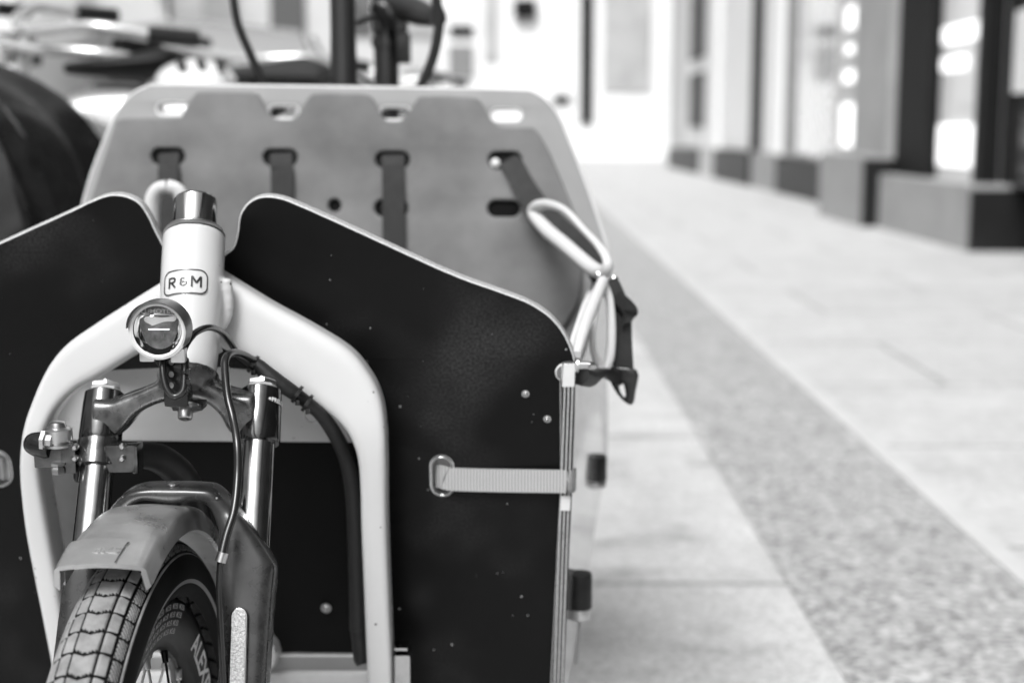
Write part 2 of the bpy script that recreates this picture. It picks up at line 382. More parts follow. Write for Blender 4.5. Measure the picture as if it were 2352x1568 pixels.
def pil(name, x0, x1, y0, y1, z0, z1, m, parent=None, bev=0.0):
    return spart(name, [(((x0 + x1) / 2, (y0 + y1) / 2, (z0 + z1) / 2), (x1 - x0, y1 - y0, z1 - z0))], m, parent, bev)
HB = 9.0
# main wall behind, window bays in front of it
pil('wall', 4.3, 9.5, -14, 34.4, 0.0, HB, mb_pale)
# nearest bay: plinth with a dark end face, big dark shop window above
def plinth(x0, x1, y0, y1, h, dark=True):
    p = pil('plinth', x0, x1, y0, y1, 0.0, h, mb_grey, bev=.01)
    pil('end_stone', x0 + .004, x1, y0 - .04, y0 - .001, 0.0, h - .03, mb_dark, p)
    return p
plinth(3.04, 4.29, 9.5, 11.85, .45)
plinth(2.92, 4.29, 11.95, 13.6, .60)
pil('plinth', 3.40, 4.29, 15.8, 18.4, 0, .46, mb_dark, bev=.01)
plinth(3.40, 4.29, 18.5, 20.4, .50)
pil('plinth', 3.36, 4.29, 20.45, 24.0, 0, .48, mb_dark, bev=.01)
pil('plinth', 3.38, 4.29, 24.05, 25.9, 0, .46, mb_pale, bev=.01)
pil('plinth', 3.36, 4.29, 25.95, 31.0, 0, .42, mb_dark, bev=.01)
pil('plinth', 3.35, 4.29, -13.9, 8.2, 0.0, .45, mb_grey, bev=.01)
# pillars
pil('pilaster', 3.15, 4.29, 12.05, 13.3, .603, HB - .2, M('grey pilaster stone', .36, rough=.8, var=.1, vscale=2))
pil('lamp_strip', 3.20, 4.29, 13.4, 14.3, .603, HB - .2, mb_pale)
for z0, z1, wd in ((.65, 1.05, .40), (1.25, 1.36, .36), (1.52, 1.60, .25), (1.75, 1.95, .3)):
    k = MB(); k.box((3.19, 13.7, (z0 + z1) / 2), (.03, wd, z1 - z0), bev=.01); k.build('wall_lamp', M('lit wall lamp', .8, emit=1.1), shop)
pil('pilaster', 3.16, 3.24, 10.92, 11.84, .452, HB - .2, mb_darkcol)
pil('pilaster', 3.46, 4.29, 20.9, 23.8, .503, HB - .2, mb_white)
pil('door_recess', 3.45, 4.29, 19.95, 20.85, .4, HB - .3, mb_darkcol)
pil('pilaster', 3.46, 4.29, 18.9, 19.9, .3, HB - .2, mb_white)
pil('pilaster', 3.45, 4.29, 24.5, 28.8, .483, HB - .2, mb_white)
pil('pilaster', 3.70, 4.29, 30.0, 33.9, .40, HB - .2, mb_pale)
pil('mullion', 3.18, 3.30, 9.72, 9.90, .453, 4.2, mb_darkcol)
# windows between pillars
pil('side_wall', 3.29, 4.29, 9.91, 11.84, .453, HB - .2, mb_pale)
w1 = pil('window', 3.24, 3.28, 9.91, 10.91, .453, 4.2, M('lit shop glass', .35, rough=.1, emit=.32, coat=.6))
w2 = pil('window', 3.31, 3.35, -13.8, 9.70, .453, 4.2, mb_dkglass)
w3 = pil('window', 3.62, 3.66, 14.7, 18.85, .30, 4.2, mb_paleglass)
pil('frame', 3.56, 3.617, 18.6, 18.84, .30, 4.2, mb_midcol, w3)
pil('frame', 3.58, 3.617, 14.75, 14.95, .30, 4.2, mb_darkcol, w3)
w4 = pil('window', 4.22, 4.28, 29.1, 29.9, .30, 4.2, mb_dkglass)
pil('fascia', 3.1, 4.29, -13.9, 9.9, 4.25, 5.0, mb_darkcol)
# two dark grilles on the far white pier
for z0, z1 in ((.70, 2.0), (2.25, 4.0)):
    pass
for z0, z1 in ((.86, 1.83), (2.1, 3.3)):
    pil('vent', 3.40, 3.449, 25.8, 27.8, z0, z1, mb_dark)
for y0, y1, z0, z1 in ((9.98, 10.85, 1.44, 1.56), (10.3, 10.85, 1.24, 1.34), (10.1, 10.85, .55, .85)):
    pil('shop_light', 3.21, 3.236, y0, y1, z0, z1, M('lit shop light', .8, emit=.9), w1, .02)
pil('poster', 3.29, 3.307, 8.6, 9.5, 1.05, 1.58, mb_white, w2)
# end of the street: white buildings
endb = empty('white_building', (0, 40, 0), label='white building closing the far end of the street, thin dark pipe on it', cat='building')
k = MB(); k.box((2.0, 41.5, 6.0), (8.0, 4.0, 12.0)); k.build('wall', mb_white, endb, smooth=False)
c, d = boxpx(1332, 1366, -260, 285, 39.4, .09); k = MB(); k.box(c, d, bev=.02); k.build('drainpipe', mb_darkcol, endb)
c, d = boxpx(1180, 1232, -2, 42, 39.2, .25); k = MB(); k.box(c, d, bev=.05); k.build('wall_sign', mb_darkcol, endb)
for u0, u1, v0, v1, m in ((1385, 1500, -200, 210, mb_paleglass), (1110, 1145, -60, 140, mb_paleglass), (1270, 1310, 218, 240, mb_dark), (1032, 1088, 58, 84, mb_dark), (1030, 1088, 104, 180, mb_midcol)):
    c, d = boxpx(u0, u1, v0, v1, 39.42, .06); k = MB(); k.box(c, d); k.build('window', m, endb, smooth=False)
pb = empty('pale_building', (-6, 45, 0), label='pale building with rows of windows far down the street', cat='building')
k = MB(); k.box((-8.0, 48, 5), (14, 5, 10)); k.build('wall', mb_pale, pb, smooth=False)
for i in range(6):
    for j in range(3):
        k = MB(); k.box((-13.3 + 2.1 * i, 45.44, 1.7 + 2.8 * j), (1.1, .08, 1.6)); k.build('window', mb_glass if (i + j) % 3 else mb_paleglass, pb, smooth=False)
lb = empty('terrace_building', (-12, 10, 0), label='long light terrace lining the far side of the road at left', cat='building')
k = MB(); k.box((-12.0, 12, 4.5), (4.0, 60, 9)); k.build('wall', mb_white, lb, smooth=False)
for i in range(14):
    k = MB(); k.box((-9.96, -14 + 4 * i, 1.5), (.06, 2.2, 2.4)); k.build('window', (mb_glass, mb_paleglass, mb_dkglass)[i % 3], lb, smooth=False)

# ================================================================== CARGO BICYCLE
bike = empty('cargo_bicycle', (-.27, 1.03, 0), label='white framed front loading cargo bicycle with black box and round headlight', cat='bicycle')
YAW = R(4.4)
n_front = Vector((-math.sin(YAW) * math.cos(R(10)), -math.cos(YAW) * math.cos(R(10)), -math.sin(R(10))))
n_rear = Vector((-math.sin(YAW) * math.cos(R(8)), -math.cos(YAW) * math.cos(R(8)), math.sin(R(8))))
FP = Plane(PY(442, 700, 1.300), n_front)
RP = Plane(PY(770, 400, 1.85), n_rear)

# ---- front panel
top_l = [(-420, 1000), (-400, 860), (-330, 740), (-230, 668), (-100, 604), (0, 556), (150, 488), (205, 462), (250, 446), (290, 449), (322, 466), (344, 498), (360, 532), (377, 565), (398, 605), (440, 628), (488, 612), (514, 584), (534, 566), (543, 535), (550, 492), (570, 464), (600, 450), (640, 452), (690, 470), (800, 519), (950, 588), (1050, 632), (1150, 668), (1212, 692), (1258, 720), (1292, 757), (1314, 800), (1323, 833)]
top_s = smooth2(top_l, 6, closed=False)
out = [FP.l(u, v) for u, v in top_s] + [FP.l(u, v) for u, v in ((1296, 835), (1290, 842), (1292, 1100), (1282, 1300), (1262, 1700), (1240, 1900), (-330, 1900), (-380, 1500))]
hole_strap = slot(*FP.l(1015, 1092), .0185, .034)
def pxslot(pl, u0, u1, v0, v1, n=10):
    a = pl.l(u0, v1); b = pl.l(u1, v0); return slot((a[0] + b[0]) / 2, (a[1] + b[1]) / 2, b[0] - a[0], b[1] - a[1], n)
hs = pxslot(FP, 993, 1038, 1049, 1136)
hsl = pxslot(FP, -30, 18, 1036, 1114)
hn = pxslot(FP, 1275, 1289, 838, 872, 6)
opening = [FP.l(u, v) for u, v in ((150, 860), (470, 845), (760, 870), (850, 1010), (858, 1200), (868, 1880), (190, 1880), (130, 1250), (85, 1010))]
fp = plate('front_panel', [out, hs, hsl, opening], .0115, .0032, [m_black, m_plytop], bike, FP.mat(), 3)
# light metal eyelets round the two strap slots
def ring_plate(name, pl, outer, inner, th, bev, m, parent, h):
    return plate(name, [outer, inner], th, bev, [m, m], parent, pl.mat(h))
for (u0, u1, v0, v1) in ((993, 1038, 1049, 1136), (-30, 18, 1036, 1114)):
    o_ = pxslot(FP, u0 - 1.5, u1 + 1.5, v0 - 1.5, v1 + 1.5); i_ = pxslot(FP, u0 + 2, u1 - 2, v0 + 2, v1 - 2)
    ring_plate('eyelet', FP, o_, i_, .006, .0012, m_chrome, fp, .0012)
    k_ = pxslot(FP, u0, u1, v0, v1); plate('liner', [k_], .002, .0004, [m_palewood, m_palewood], fp, FP.mat(-.0120))
# bolts on the black panel
def bolt(u, v, pl, r, name='bolt', h=.004, parent=None):
    k = MB(); p = pl.w(u, v); k.lathe(p - pl.n * .001, pl.n, [(0, r * 1.5), (.0012, r * 1.5), (.0013, r), (h, r * .9), (h + .0006, r * .6), (h - .001, r * .4)], 14)
    return k.build(name, m_steel, parent if parent else bike)
for u, v in ((1207, 904), (1257, 962)): bolt(u, v, FP, .0023, h=.0028, parent=fp)

# ---- boards behind the frame opening
BP = Plane(PY(442, 900, 1.335), n_front)
lp = [BP.l(u, v) for u, v in ((60, 840), (960, 840), (960, 1017), (60, 1010))]
pl_ = plate('crossbar_plate', [lp, circle(*BP.l(716, 955), .0072)], .004, .0008, [m_plate, m_palewood], bike, BP.mat())
lp = [BP.l(u, v) for u, v in ((60, 1012), (960, 1018), (960, 1507), (60, 1500))]
inner = plate('inner_board', [lp], .006, .0005, [m_blackflat, m_blackflat], bike, BP.mat(-.006))
lp = [BP.l(u, v) for u, v in ((60, 1512), (960, 1512), (960, 1900), (60, 1900))]
plate('floor_plate', [[BP.l(u, v) for u, v in ((60, 1507), (960, 1507), (960, 1541), (60, 1541))]], .004, .0008, [m_rearply, m_palewood], bike, BP.mat(-.001))
plate('floor_edge', [[BP.l(u, v) for u, v in ((60, 1541.5), (960, 1541.5), (960, 1900), (60, 1900))]], .02, .002, [m_palewood, m_palewood], bike, BP.mat(.004))
bolt(749, 1396, BP, .0035, h=.004)
lp = [BP.l(u, v, .012) for u, v in ((108, 1020), (178, 1020), (190, 1240), (205, 1480), (160, 1480), (138, 1250))]
plate('inner_bracket', [lp], .004, .0008, [m_dkplate, m_dkplate], bike, BP.mat(.012))
# bracket beside the right leg of the frame
k = MB(); a = PY(925, 1530, 1.30); k.box(a, (.017, .03, .034), bev=.003); k.box(PY(922, 1482, 1.298), (.013, .02, .003), bev=.001)
k.build('foot_bracket', m_chrome, bike)

# ---- white frame arch
def sweep_pairs(pairs, Yf, half_dep, name, m, parent, nsec=20, k=6):
    A = []; B = []
    for (o_, i_) in pairs:
        A.append(PY(*o_, Yf(o_[1]))); B.append(PY(*i_, Yf(i_[1])))
    A, _ = spline(A, .1, k); B, _ = spline(B, .1, k)
    vs = []; fs = []; N = len(A)
    for i in range(N):
        c = (A[i] + B[i]) / 2; wv = (A[i] - B[i]) / 2
        t = ((A[min(i + 1, N - 1)] + B[min(i + 1, N - 1)]) - (A[max(i - 1, 0)] + B[max(i - 1, 0)])).normalized()
        nn = wv.cross(t).normalized()
        for q in range(nsec):
            a = 2 * math.pi * q / nsec; ca, sa = math.cos(a), math.sin(a)
            e = .40
            vs.append(c + wv * (abs(ca) ** e) * (1 if ca >= 0 else -1) + nn * half_dep * (abs(sa) ** (e + .05)) * (1 if sa >= 0 else -1))
    for i in range(N - 1):
        for q in range(nsec):
            q2 = (q + 1) % nsec; fs.append((i * nsec + q, i * nsec + q2, (i + 1) * nsec + q2, (i + 1) * nsec + q))
    fs.append(tuple(range(nsec))); fs.append(tuple((N - 1) * nsec + q for q in range(nsec)))
    return vs, fs
Yarch = lambda v: 1.252 + max(0, v - 1000) / 568 * .055
right = [((450, 590), (450, 755)), ((515, 625), (505, 790)), ((623, 691), (583, 832)), ((720, 744), (650, 876)), ((804, 797), (721, 923)), ((850, 850), (765, 950)), ((877, 904), (800, 988)), ((888, 966), (821, 1032)), ((891, 1045), (829, 1088)), ((893, 1200), (832, 1205)), ((898, 1350), (838, 1352)), ((907, 1568), (847, 1568)), ((915, 1760), (855, 1760))]
left = [((432, 610), (432, 770)), ((369, 649), (372, 785)), ((300, 692), (318, 812)), ((230, 737), (240, 860)), ((165, 783), (192, 885)), ((125, 830), (160, 912)), ((95, 890), (134, 945)), ((70, 960), (116, 985)), ((58, 1020), (104, 1027)), ((57, 1080), (106, 1080)), ((68, 1190), (124, 1190)), ((88, 1300), (143, 1300)), ((110, 1410), (160, 1410)), ((140, 1568), (187, 1568)), ((170, 1750), (217, 1750))]
k = MB()
k.add(*sweep_pairs(right, Yarch, .020, '', None, None, 28)); k.add(*sweep_pairs(left, Yarch, .020, '', None, None, 28))
# steering axis
hub0 = Vector((-.277, 1.03, .25))
AXD = Vector((-math.sin(YAW) * math.sin(R(20)), -math.cos(YAW) * math.sin(R(20)), -math.cos(R(20))))   # pointing down
H0 = PY(450, 457, 1.262)       # top of the spacer stack
Hh = PY(442, 552, 1.243)
AXD = (PY(431, 880, 1.140 + .035) - H0).normalized()
SC = 1.24 / F
def ax(d, off=Vector((0, 0, 0))): return H0 + AXD * d + off
r_ht = .0268
k.lathe(ax(.036), AXD, [(0, r_ht - .0012), (.0012, r_ht), (.05, r_ht), (.078, r_ht - .0012), (.105, r_ht - .002), (.140, r_ht - .0038), (.1415, r_ht - .005)], 56)
for (pts, r0) in (([(516, 640), (521, 690), (516, 728), (500, 752), (478, 775), (464, 800), (462, 815)], .0062), ([(503, 812), (490, 784), (474, 776)], .0045)):
    P = [PY(u, v, 1.221 if i < 3 else 1.215) for i, (u, v) in enumerate(pts)]
    Q, _ = spline(P, .1, 14)
    k.tube(Q, [r0 * (1 + .10 * math.sin(i * 1.1)) for i in range(len(Q))], 14, smooth=1)
frame = k.build('frame', m_frame, bike, smooth=50)
sm = frame.modifiers.new('s', 'REMESH'); sm.mode = 'VOXEL'; sm.voxel_size = .0016; sm.use_smooth_shade = True
sm2 = frame.modifiers.new('c', 'CORRECTIVE_SMOOTH'); sm2.factor = .6; sm2.iterations = 5; sm2.use_only_smooth = True

# badge on the head tube
bc = ax(.036 + .0555); bx = RT.copy(); bx = (bx - AXD * bx.dot(AXD)).normalized(); bn = bx.cross(-AXD) * 1.0
if bn.y > 0: bn = -bn
def on_tube(x, y, h=0.0, r=r_ht, c=bc, rot0=0.0):
    a = x / r + rot0; return c - AXD * y + bx * math.sin(a) * (r + h) + bn * math.cos(a) * (r + h)
badge = MB()
def stroke(mb, pts, w_, place, closed=False):
    """flat pen stroke in 2D laid on a surface by place(x, y)"""
    pts = [Vector(p) for p in pts]; q = []
    for a, b in zip(pts[:-1], pts[1:]):
        n_ = max(1, int((b - a).length / .0008))
        for i in range(n_): q.append(a.lerp(b, i / n_))
    q.append(pts[-1]); N_ = len(q); vs = []
    for i in range(N_):
        t = (q[min(i + 1, N_ - 1)] - q[max(i - 1, 0)]).normalized(); n_ = Vector((-t.y, t.x)) * w_ / 2
        for p in (q[i] + n_, q[i] - n_): vs.append(place(p.x, p.y))
    mb.add(vs, [(2 * i, 2 * i + 1, 2 * i + 3, 2 * i + 2) for i in range(N_ - 1)])
def arc2(cx, cy, rx, ry, a0, a1, n=14): return [(cx + rx * math.cos(R(a0 + (a1 - a0) * i / n)), cy + ry * math.sin(R(a0 + (a1 - a0) * i / n))) for i in range(n + 1)]
PB = lambda x, y: on_tube(x - .001, y, .0003)
WS = .00165; hC = .0049
stroke(badge, [(-.0135, -hC), (-.0135, hC)], WS, PB)
stroke(badge, [(-.0142, hC - .0008), (-.0105, hC - .0008)] + arc2(-.0105, .0020, .0026, .0021, 90, -90)[1:] + [(-.0142, -.0001)], WS, PB)
stroke(badge, [(-.0112, -.0001), (-.0076, -hC)], WS, PB)
stroke(badge, arc2(-.0006, .0013, .0021, .0017, 300, 40) , WS * 1.0, PB)
stroke(badge, arc2(-.0004, -.0016, .0026, .0019, 120, 350), WS * 1.0, PB)
stroke(badge, [(-.0014, -.0002), (.0008, -.0002)], WS * 1.0, PB)
stroke(badge, [(.0022, .0002), (.0022, -.0020)], WS * 1.0, PB)
stroke(badge, [(.0066, -hC), (.0066, hC)], WS, PB)
stroke(badge, [(.0066, hC), (.0104, -.0012)], WS * 1.1, PB)
stroke(badge, [(.0104, -.0012), (.0142, hC)], WS * 1.1, PB)
stroke(badge, [(.0142, hC), (.0142, -hC)], WS, PB)
def rrect(hw, hh, r, n=6):
    o = []
    for cx, cy, a0 in ((hw - r, hh - r, 0), (-hw + r, hh - r, 90), (-hw + r, -hh + r, 180), (hw - r, -hh + r, 270)):
        for i in range(n + 1):
            a = R(a0 + 90 * i / n); o.append((cx + r * math.cos(a), cy + r * math.sin(a)))
    o2 = []
    for i in range(len(o)):
        p, q = Vector(o[i]), Vector(o[(i + 1) % len(o)]); m_ = max(1, int((q - p).length / .002))
        for j in range(m_): o2.append(tuple(p.lerp(q, j / m_)))
    return o2
a_ = rrect(.0204, .0113, .0068); b_ = [(x * (1 - .0011 / .0204), y * (1 - .0011 / .0113)) for x, y in a_]
nA = len(a_); badge.add([on_tube(x - .001, y, .0003, rot0=.0) for x, y in a_ + b_], [(i, (i + 1) % nA, nA + (i + 1) % nA, nA + i) for i in range(nA)])
badge.build('badge', m_ink, frame, smooth=False)

# headset spacer and rings
k = MB(); k.lathe(ax(0), AXD, [(0, .0158), (.0006, .0176), (.0018, .0182), (.0022, .0178), (.0026, .0186), (.027, .0190), (.0285, .0186)], 56)
sp = k.build('headset_spacer', m_chrome, bike, smooth=35)
k = MB(); k.lathe(ax(.0285), AXD, [(0, .0196), (.002, .0238), (.0032, .0250), (.0034, .0243), (.0055, .0262), (.0072, .0268)], 56); k.build('headset_ring', m_steel, bike, smooth=30)
k = MB(); k.lathe(ax(.1412 + .036), AXD, [(0, .0215), (.002, .0235), (.006, .0235), (.009, .019)], 48); k.build('lower_headset', m_rubber, bike)

# ---- front fork
WY = R(0.0)      # wheel heading
wf = Vector((-math.sin(WY), -math.cos(WY), 0)); wl = Vector((math.cos(WY), -math.sin(WY), 0))   # forward, viewer's right
sl = (PY(230, 1010, 1.16)); sr = (PY(594, 1010, 1.16))
# stanchion axes are parallel to the steering axis
AX2 = Vector((AXD.x * .4, AXD.y * 1.05, AXD.z)).normalized()
def st(p, d): return p + AX2 * d
def zc(pl, v):   # distance down the stanchion at which its image row is v
    d = 0.0
    lo, hi = -.2, .5
    for _ in range(40):
        d = (lo + hi) / 2; q = st(pl, d) - CAM; vv = 784 - F * q.dot(UP) / q.dot(FWD)
        if vv < v: lo = d
        else: hi = d
    return d
fork_l = MB(); fork_r = MB()
for nm, p, r in (('l', sl, .0146), ('r', sr, .0146)):
    k = MB(); a, b = zc(p, 905), zc(p, 1300)
    k.lathe(st(p, a), AX2, [(0, r - .0008), (b - a, r - .0008)], 40)
    k.build('stanchion', m_stanch, bike)
crown = MB()
dl0, dl1 = zc(sl, 903), zc(sl, 1014); dr0, dr1 = zc(sr, 896), zc(sr, 1018)
m_sleeve = M('polished dark sleeve', .11, rough=.13, metal=.95, var=.35, vscale=60, aniso=(1, 1, .15))
SL = []
for p_s, d0_, d1_, r_ in ((sl, dl0, dl1, .0172), (sr, dr0, dr1, .0176)):
    k = MB(); k.lathe(st(p_s, d0_), AX2, [(0, r_ - .002), (.0012, r_ - .0006), (.012, r_), (d1_ - d0_ - .0025, r_ + .0004), (d1_ - d0_, r_ - .0006)], 48)
    SL.append(k.build('fork_sleeve', m_sleeve, bike, smooth=40))
Yc = 1.158
arc = [((222, 910), (228, 1004)), ((262, 912), (268, 1000)), ((300, 900), (292, 985)), ((340, 885), (325, 945)), ((385, 866), (375, 920)), ((430, 858), (428, 912)), ((470, 862), (480, 920)), ((505, 880), (515, 950)), ((540, 893), (538, 990)), ((590, 898), (590, 1010))]
crown.add(*sweep_pairs(arc, lambda v: Yc + .011, .018, '', None, None, 20))
crown.lathe(PY(433, 853, 1.172), AX2, [(0, .024), (.004, .026), (.012, .024), (.020, .020)], 40)
cr = crown.build('fork_crown', m_crown, bike, smooth=50)
rm = cr.modifiers.new('s', 'REMESH'); rm.mode = 'VOXEL'; rm.voxel_size = .0015; rm.use_smooth_shade = True
cs = cr.modifiers.new('c', 'CORRECTIVE_SMOOTH'); cs.factor = .6; cs.iterations = 6; cs.use_only_smooth = True
for p, d0 in ((sl, dl0), (sr, dr0)):
    k = MB(); k.lathe(st(p, d0 - .0035), AX2, [(0, .0128), (.0035, .0138)], 8); k.build('cap_washer', m_web, cr, smooth=False)
    k = MB(); k.lathe(st(p, d0 - .0085), AX2, [(0, .0112), (.0012, .0128), (.0045, .013)], 6); k.lathe(st(p, d0 - .0115), AX2, [(0, .0040), (.004, .0042)], 14); k.build('cap_nut', m_steel, cr, smooth=30)
# sleeve print: + PRELOAD
vs_, fs_ = text_verts('+PRELOAD', .0052, offset=.0002, cuts=16)
cS = st(sr, zc(sr, 930)); k = MB()
def on_st(x, y, c, r, rot):
    X = RT; Nn = (X.cross(-AX2)); Nn = -Nn if Nn.y > 0 else Nn; a = x / r + rot
    return c - AX2 * y + X * math.sin(a) * r + Nn * math.cos(a) * r
k.add([on_st(v.x, v.y, cS, .0183, 1.22) for v in vs_], fs_); k.build('print', m_decal, cr, smooth=False)

# fork lowers with the brace over the tyre
low = MB()
legr0 = zc(sr, 1255); legl0 = zc(sl, 1290)
Yb = 1.105
brace_o = [(170, 1330), (188, 1292), (215, 1235), (250, 1175), (287, 1130), (330, 1112), (400, 1110), (470, 1112), (505, 1122), (545, 1165), (590, 1225), (628, 1285)]
brace_i = [(205, 1345), (222, 1310), (250, 1250), (280, 1195), (300, 1165), (335, 1142), (400, 1150), (455, 1144), (485, 1155), (505, 1200), (520, 1262), (540, 1330)]
low.add(*sweep_pairs(list(zip(brace_o, brace_i)), lambda v: Yb, .016, '', None, None, 20))
rl = [((560, 1180), (515, 1190)), ((598, 1232), (508, 1235)), ((628, 1280), (506, 1270)), ((637, 1300), (508, 1310)), ((632, 1350), (510, 1350)), ((628, 1400), (511, 1400)), ((621, 1500), (512, 1500)), ((616, 1568), (505, 1568)), ((600, 1720), (500, 1720)), ((580, 1950), (480, 1950))]
low.add(*sweep_pairs(rl, lambda v: 1.098 - (v - 1275) / 300 * .030, .021, '', None, None, 24))
ll = [((160, 1300), (235, 1290)), ((152, 1360), (232, 1360)), ((140, 1450), (225, 1450)), ((110, 1700), (200, 1700)), ((80, 1950), (170, 1950))]
low.add(*sweep_pairs(ll, lambda v: 1.105 - (v - 1275) / 300 * .030, .020, '', None, None, 24))
fl = low.build('fork_lower', m_forkcast, bike, smooth=50)
rm = fl.modifiers.new('s', 'REMESH'); rm.mode = 'VOXEL'; rm.voxel_size = .0018; rm.use_smooth_shade = True
cs = fl.modifiers.new('c', 'CORRECTIVE_SMOOTH'); cs.factor = .6; cs.iterations = 8; cs.use_only_smooth = True
# wiper seal
for p, v in ((sr, 1278), (sl, 1300)):
    k = MB(); k.lathe(st(p, zc(p, v) - .004), AX2, [(0, .0150), (.002, .0165), (.003, .0160), (.0045, .0172), (.008, .0172)], 36); k.build('seal', m_steel, fl)
# prismatic reflector strip on the right leg
lvs = [(548, 1394), (549, 1480), (545, 1568), (538, 1700)]
LPn = Plane(PY(548, 1394, 1.0615), Vector((0, -math.cos(R(17)), math.sin(R(17)))))
a = LPn.l(549, 1406); b = LPn.l(538, 1800)
ang = math.atan2(b[1] - a[1], b[0] - a[0])
mid = ((a[0] + b[0]) / 2, (a[1] + b[1]) / 2); Ln = math.hypot(b[0] - a[0], b[1] - a[1]) + .008
s_out = slot(mid[0], mid[1], Ln, .0135, ang=ang); s_in = slot(mid[0], mid[1], Ln - .002, .0112, ang=ang)
rf = plate('fork_reflector', [s_out], .003, .0008, [m_chrome, m_chrome], fl, LPn.mat(.0))
plate('prisms', [s_in], .003, .0006, [m_prism, m_prism], rf, LPn.mat(.0012))

# ---- steering link clamp on the left stanchion
clampc = st(sl, zc(sl, 1045)); k = MB()
k.lathe(clampc - AX2 * .0112, AX2, [(0, .0170), (.0002, .0182), (.0222, .0182), (.0224, .0170)], 56)
rotc = AX2.to_track_quat('Z', 'X').to_matrix()
k.box(clampc + Vector((.022, -.008, .0)), (.024, .013, .0225), bev=.0012)
k.box(clampc + Vector((.0335, -.004, -.001)), (.0045, .02, .023), bev=.0012)
k.box(clampc + Vector((-.033, -.010, .002)), (.030, .014, .0175), bev=.0012)
k.box(clampc + Vector((-.020, -.010, .000)), (.012, .015, .0225), bev=.0012)
lk = k.build('steering_clamp', M('worn black clamp metal', .10, rough=.17, metal=.85, var=.45, vscale=70), bike, smooth=35)
for u, v in ((170, 1029), (170, 1054), (279, 1027), (279, 1055)):
    q = PY(u, v, clampc.y - .0190); kk = MB(); kk.lathe(q, (0, 1, .05), [(0, .0016), (.0012, .0026), (.006, .0026)], 12); kk.build('clamp_bolt', m_steel, lk)
k = MB(); q = PY(133, 1002, 1.135); k.lathe(q + Vector((0, 0, .0075)), (0, 0, -1), [(0, .009), (.0015, .0115), (.010, .0118), (.0125, .010), (.0135, .0115), (.0155, .0115)], 32)
k.lathe(q + Vector((0, 0, .0125)), (0, 0, -1), [(0, .004), (.0006, .0062), (.004, .0072), (.0052, .0072)], 24)
k.lathe(q + Vector((-.001, 0, -.022)), (0, 0, -1), [(0, .006), (.002, .006), (.003, .004), (.005, .0055), (.009, .0055)], 6)
k.build('rod_end', m_steel, lk, smooth=35)
k = MB(); k.tube([PY(74, 1018, 1.15), PY(88, 1020, 1.145), PY(112, 1026, 1.14), PY(122, 1030, 1.138)], [.0085, .0105, .0102, .008], 18); k.build('rod_boot', m_plastic, lk)
k = MB(); k.lathe(PY(96, 1010, 1.125), (1, 0, -.1), [(0, .0085), (.003, .0085), (.0035, .005), (.008, .005)], 6); k.build('rod_nut', m_steel, lk, smooth=30)
k = MB(); k.tube([PY(178, 1078, 1.16), PY(178, 1098, 1.16), PY(178, 1106, 1.16)], [.0035, .0035, .002], 12); k.build('rod_stud', m_dkmetal, lk)
k = MB(); k.tube([PY(300, 1045, 1.185), PY(360, 1050, 1.20), PY(410, 1085, 1.215), (PY(440, 1130, 1.23)), PY(460, 1200, 1.25)], [.010, .0125, .013, .012, .010], 20)
k.build('steering_link', m_rubber, bike)

# ---- wheel
HUB = Vector((-.2855, 1.035, .2525))
RT_ = .2555; TW = .0275
def wp(t, r, l):       # t = angle forward from the top
    return HUB + wf * (math.sin(t) * r) + Vector((0, 0, 1)) * (math.cos(t) * r) + wl * l
NT, NS = 1680, 160
vs_ = []; fs_ = []; mi_ = []
PITCHN = 84
def groove(s, th):
    """1 in a groove, 0 on a block. s in -1..1 over the tread"""
    a = abs(s); g = 0.0
    for b0, wd in ((.32, .045), (.66, .045), (.99, .035)):
        d = abs(a - b0); g = max(g, min(1, max(0, (wd - d) / .02)))
    if a > 1.12: return 0
    ph = th * PITCHN
    if a < .32: x = ph + 0.20 * (a / .32)
    elif a < .66: x = ph + .20 - .10 * (a - .32)
    elif a < .99: x = ph + .15 - .1 * (a - .66)
    else: x = ph * 1.0 + .1
    f = abs((x % 1.0) - .5) * 2         # 1 at the boundary
    if a < .99: g = max(g, min(1, max(0, (f - .82) / .08)))
    if .70 < a < .97:                    # fine hatching on the outer blocks
        h = ((ph * 5 - a * 9) % 1.0); g = max(g, .5 if h < .4 and s > 0 else 0)
    return g
for i in range(NT):
    t = 2 * math.pi * i / NT
    for j in range(NS + 1):
        # cross-section angle from one bead round the tread to the other
        q = -1 + 2 * j / NS; a = q * R(135)
        l = math.sin(a) * .0285; rr = RT_ - .0285 + math.cos(a) * .0285
        if abs(a) < R(72): pass
        s = a / R(58)
        d = groove(s, i / NT) * .0017 if abs(s) < 1.12 else 0
        rr -= d * math.cos(a); l -= d * math.sin(a)
        vs_.append(wp(t, rr, l) - HUB)
for i in range(NT):
    i2 = (i + 1) % NT
    for j in range(NS):
        fs_.append((i * (NS + 1) + j, i2 * (NS + 1) + j, i2 * (NS + 1) + j + 1, i * (NS + 1) + j + 1))
        q = abs(-1 + 2 * (j + .5) / NS) * 135 / 58
        gr = q < 1.08 and groove((-1 + 2 * (j + .5) / NS) * 135 / 58, (i + .5) / NT) > .3
        mi_.append(3 if gr else 0 if q < 1.08 else (2 if 1.78 < q < 1.90 and j > NS / 2 else 1))  # faces inside the grooves take the black rubber, painting in their shade
m_groove = m_tread
rim_prof = [(.2045, .0145), (.2030, .0155), (.197, .0152), (.190, .0140), (.174, .0110), (.1655, .005), (.1640, 0)]
k = MB(); n_ = 180; vv = []; ff = []
prof = rim_prof + [(r, -l) for r, l in rim_prof[::-1][1:]] + [(.2000, -.013), (.196, 0), (.2000, .013)]
for i in range(n_):
    t = 2 * math.pi * i / n_
    for r, l in prof: vv.append(wp(t, r, l))
P_ = len(prof)
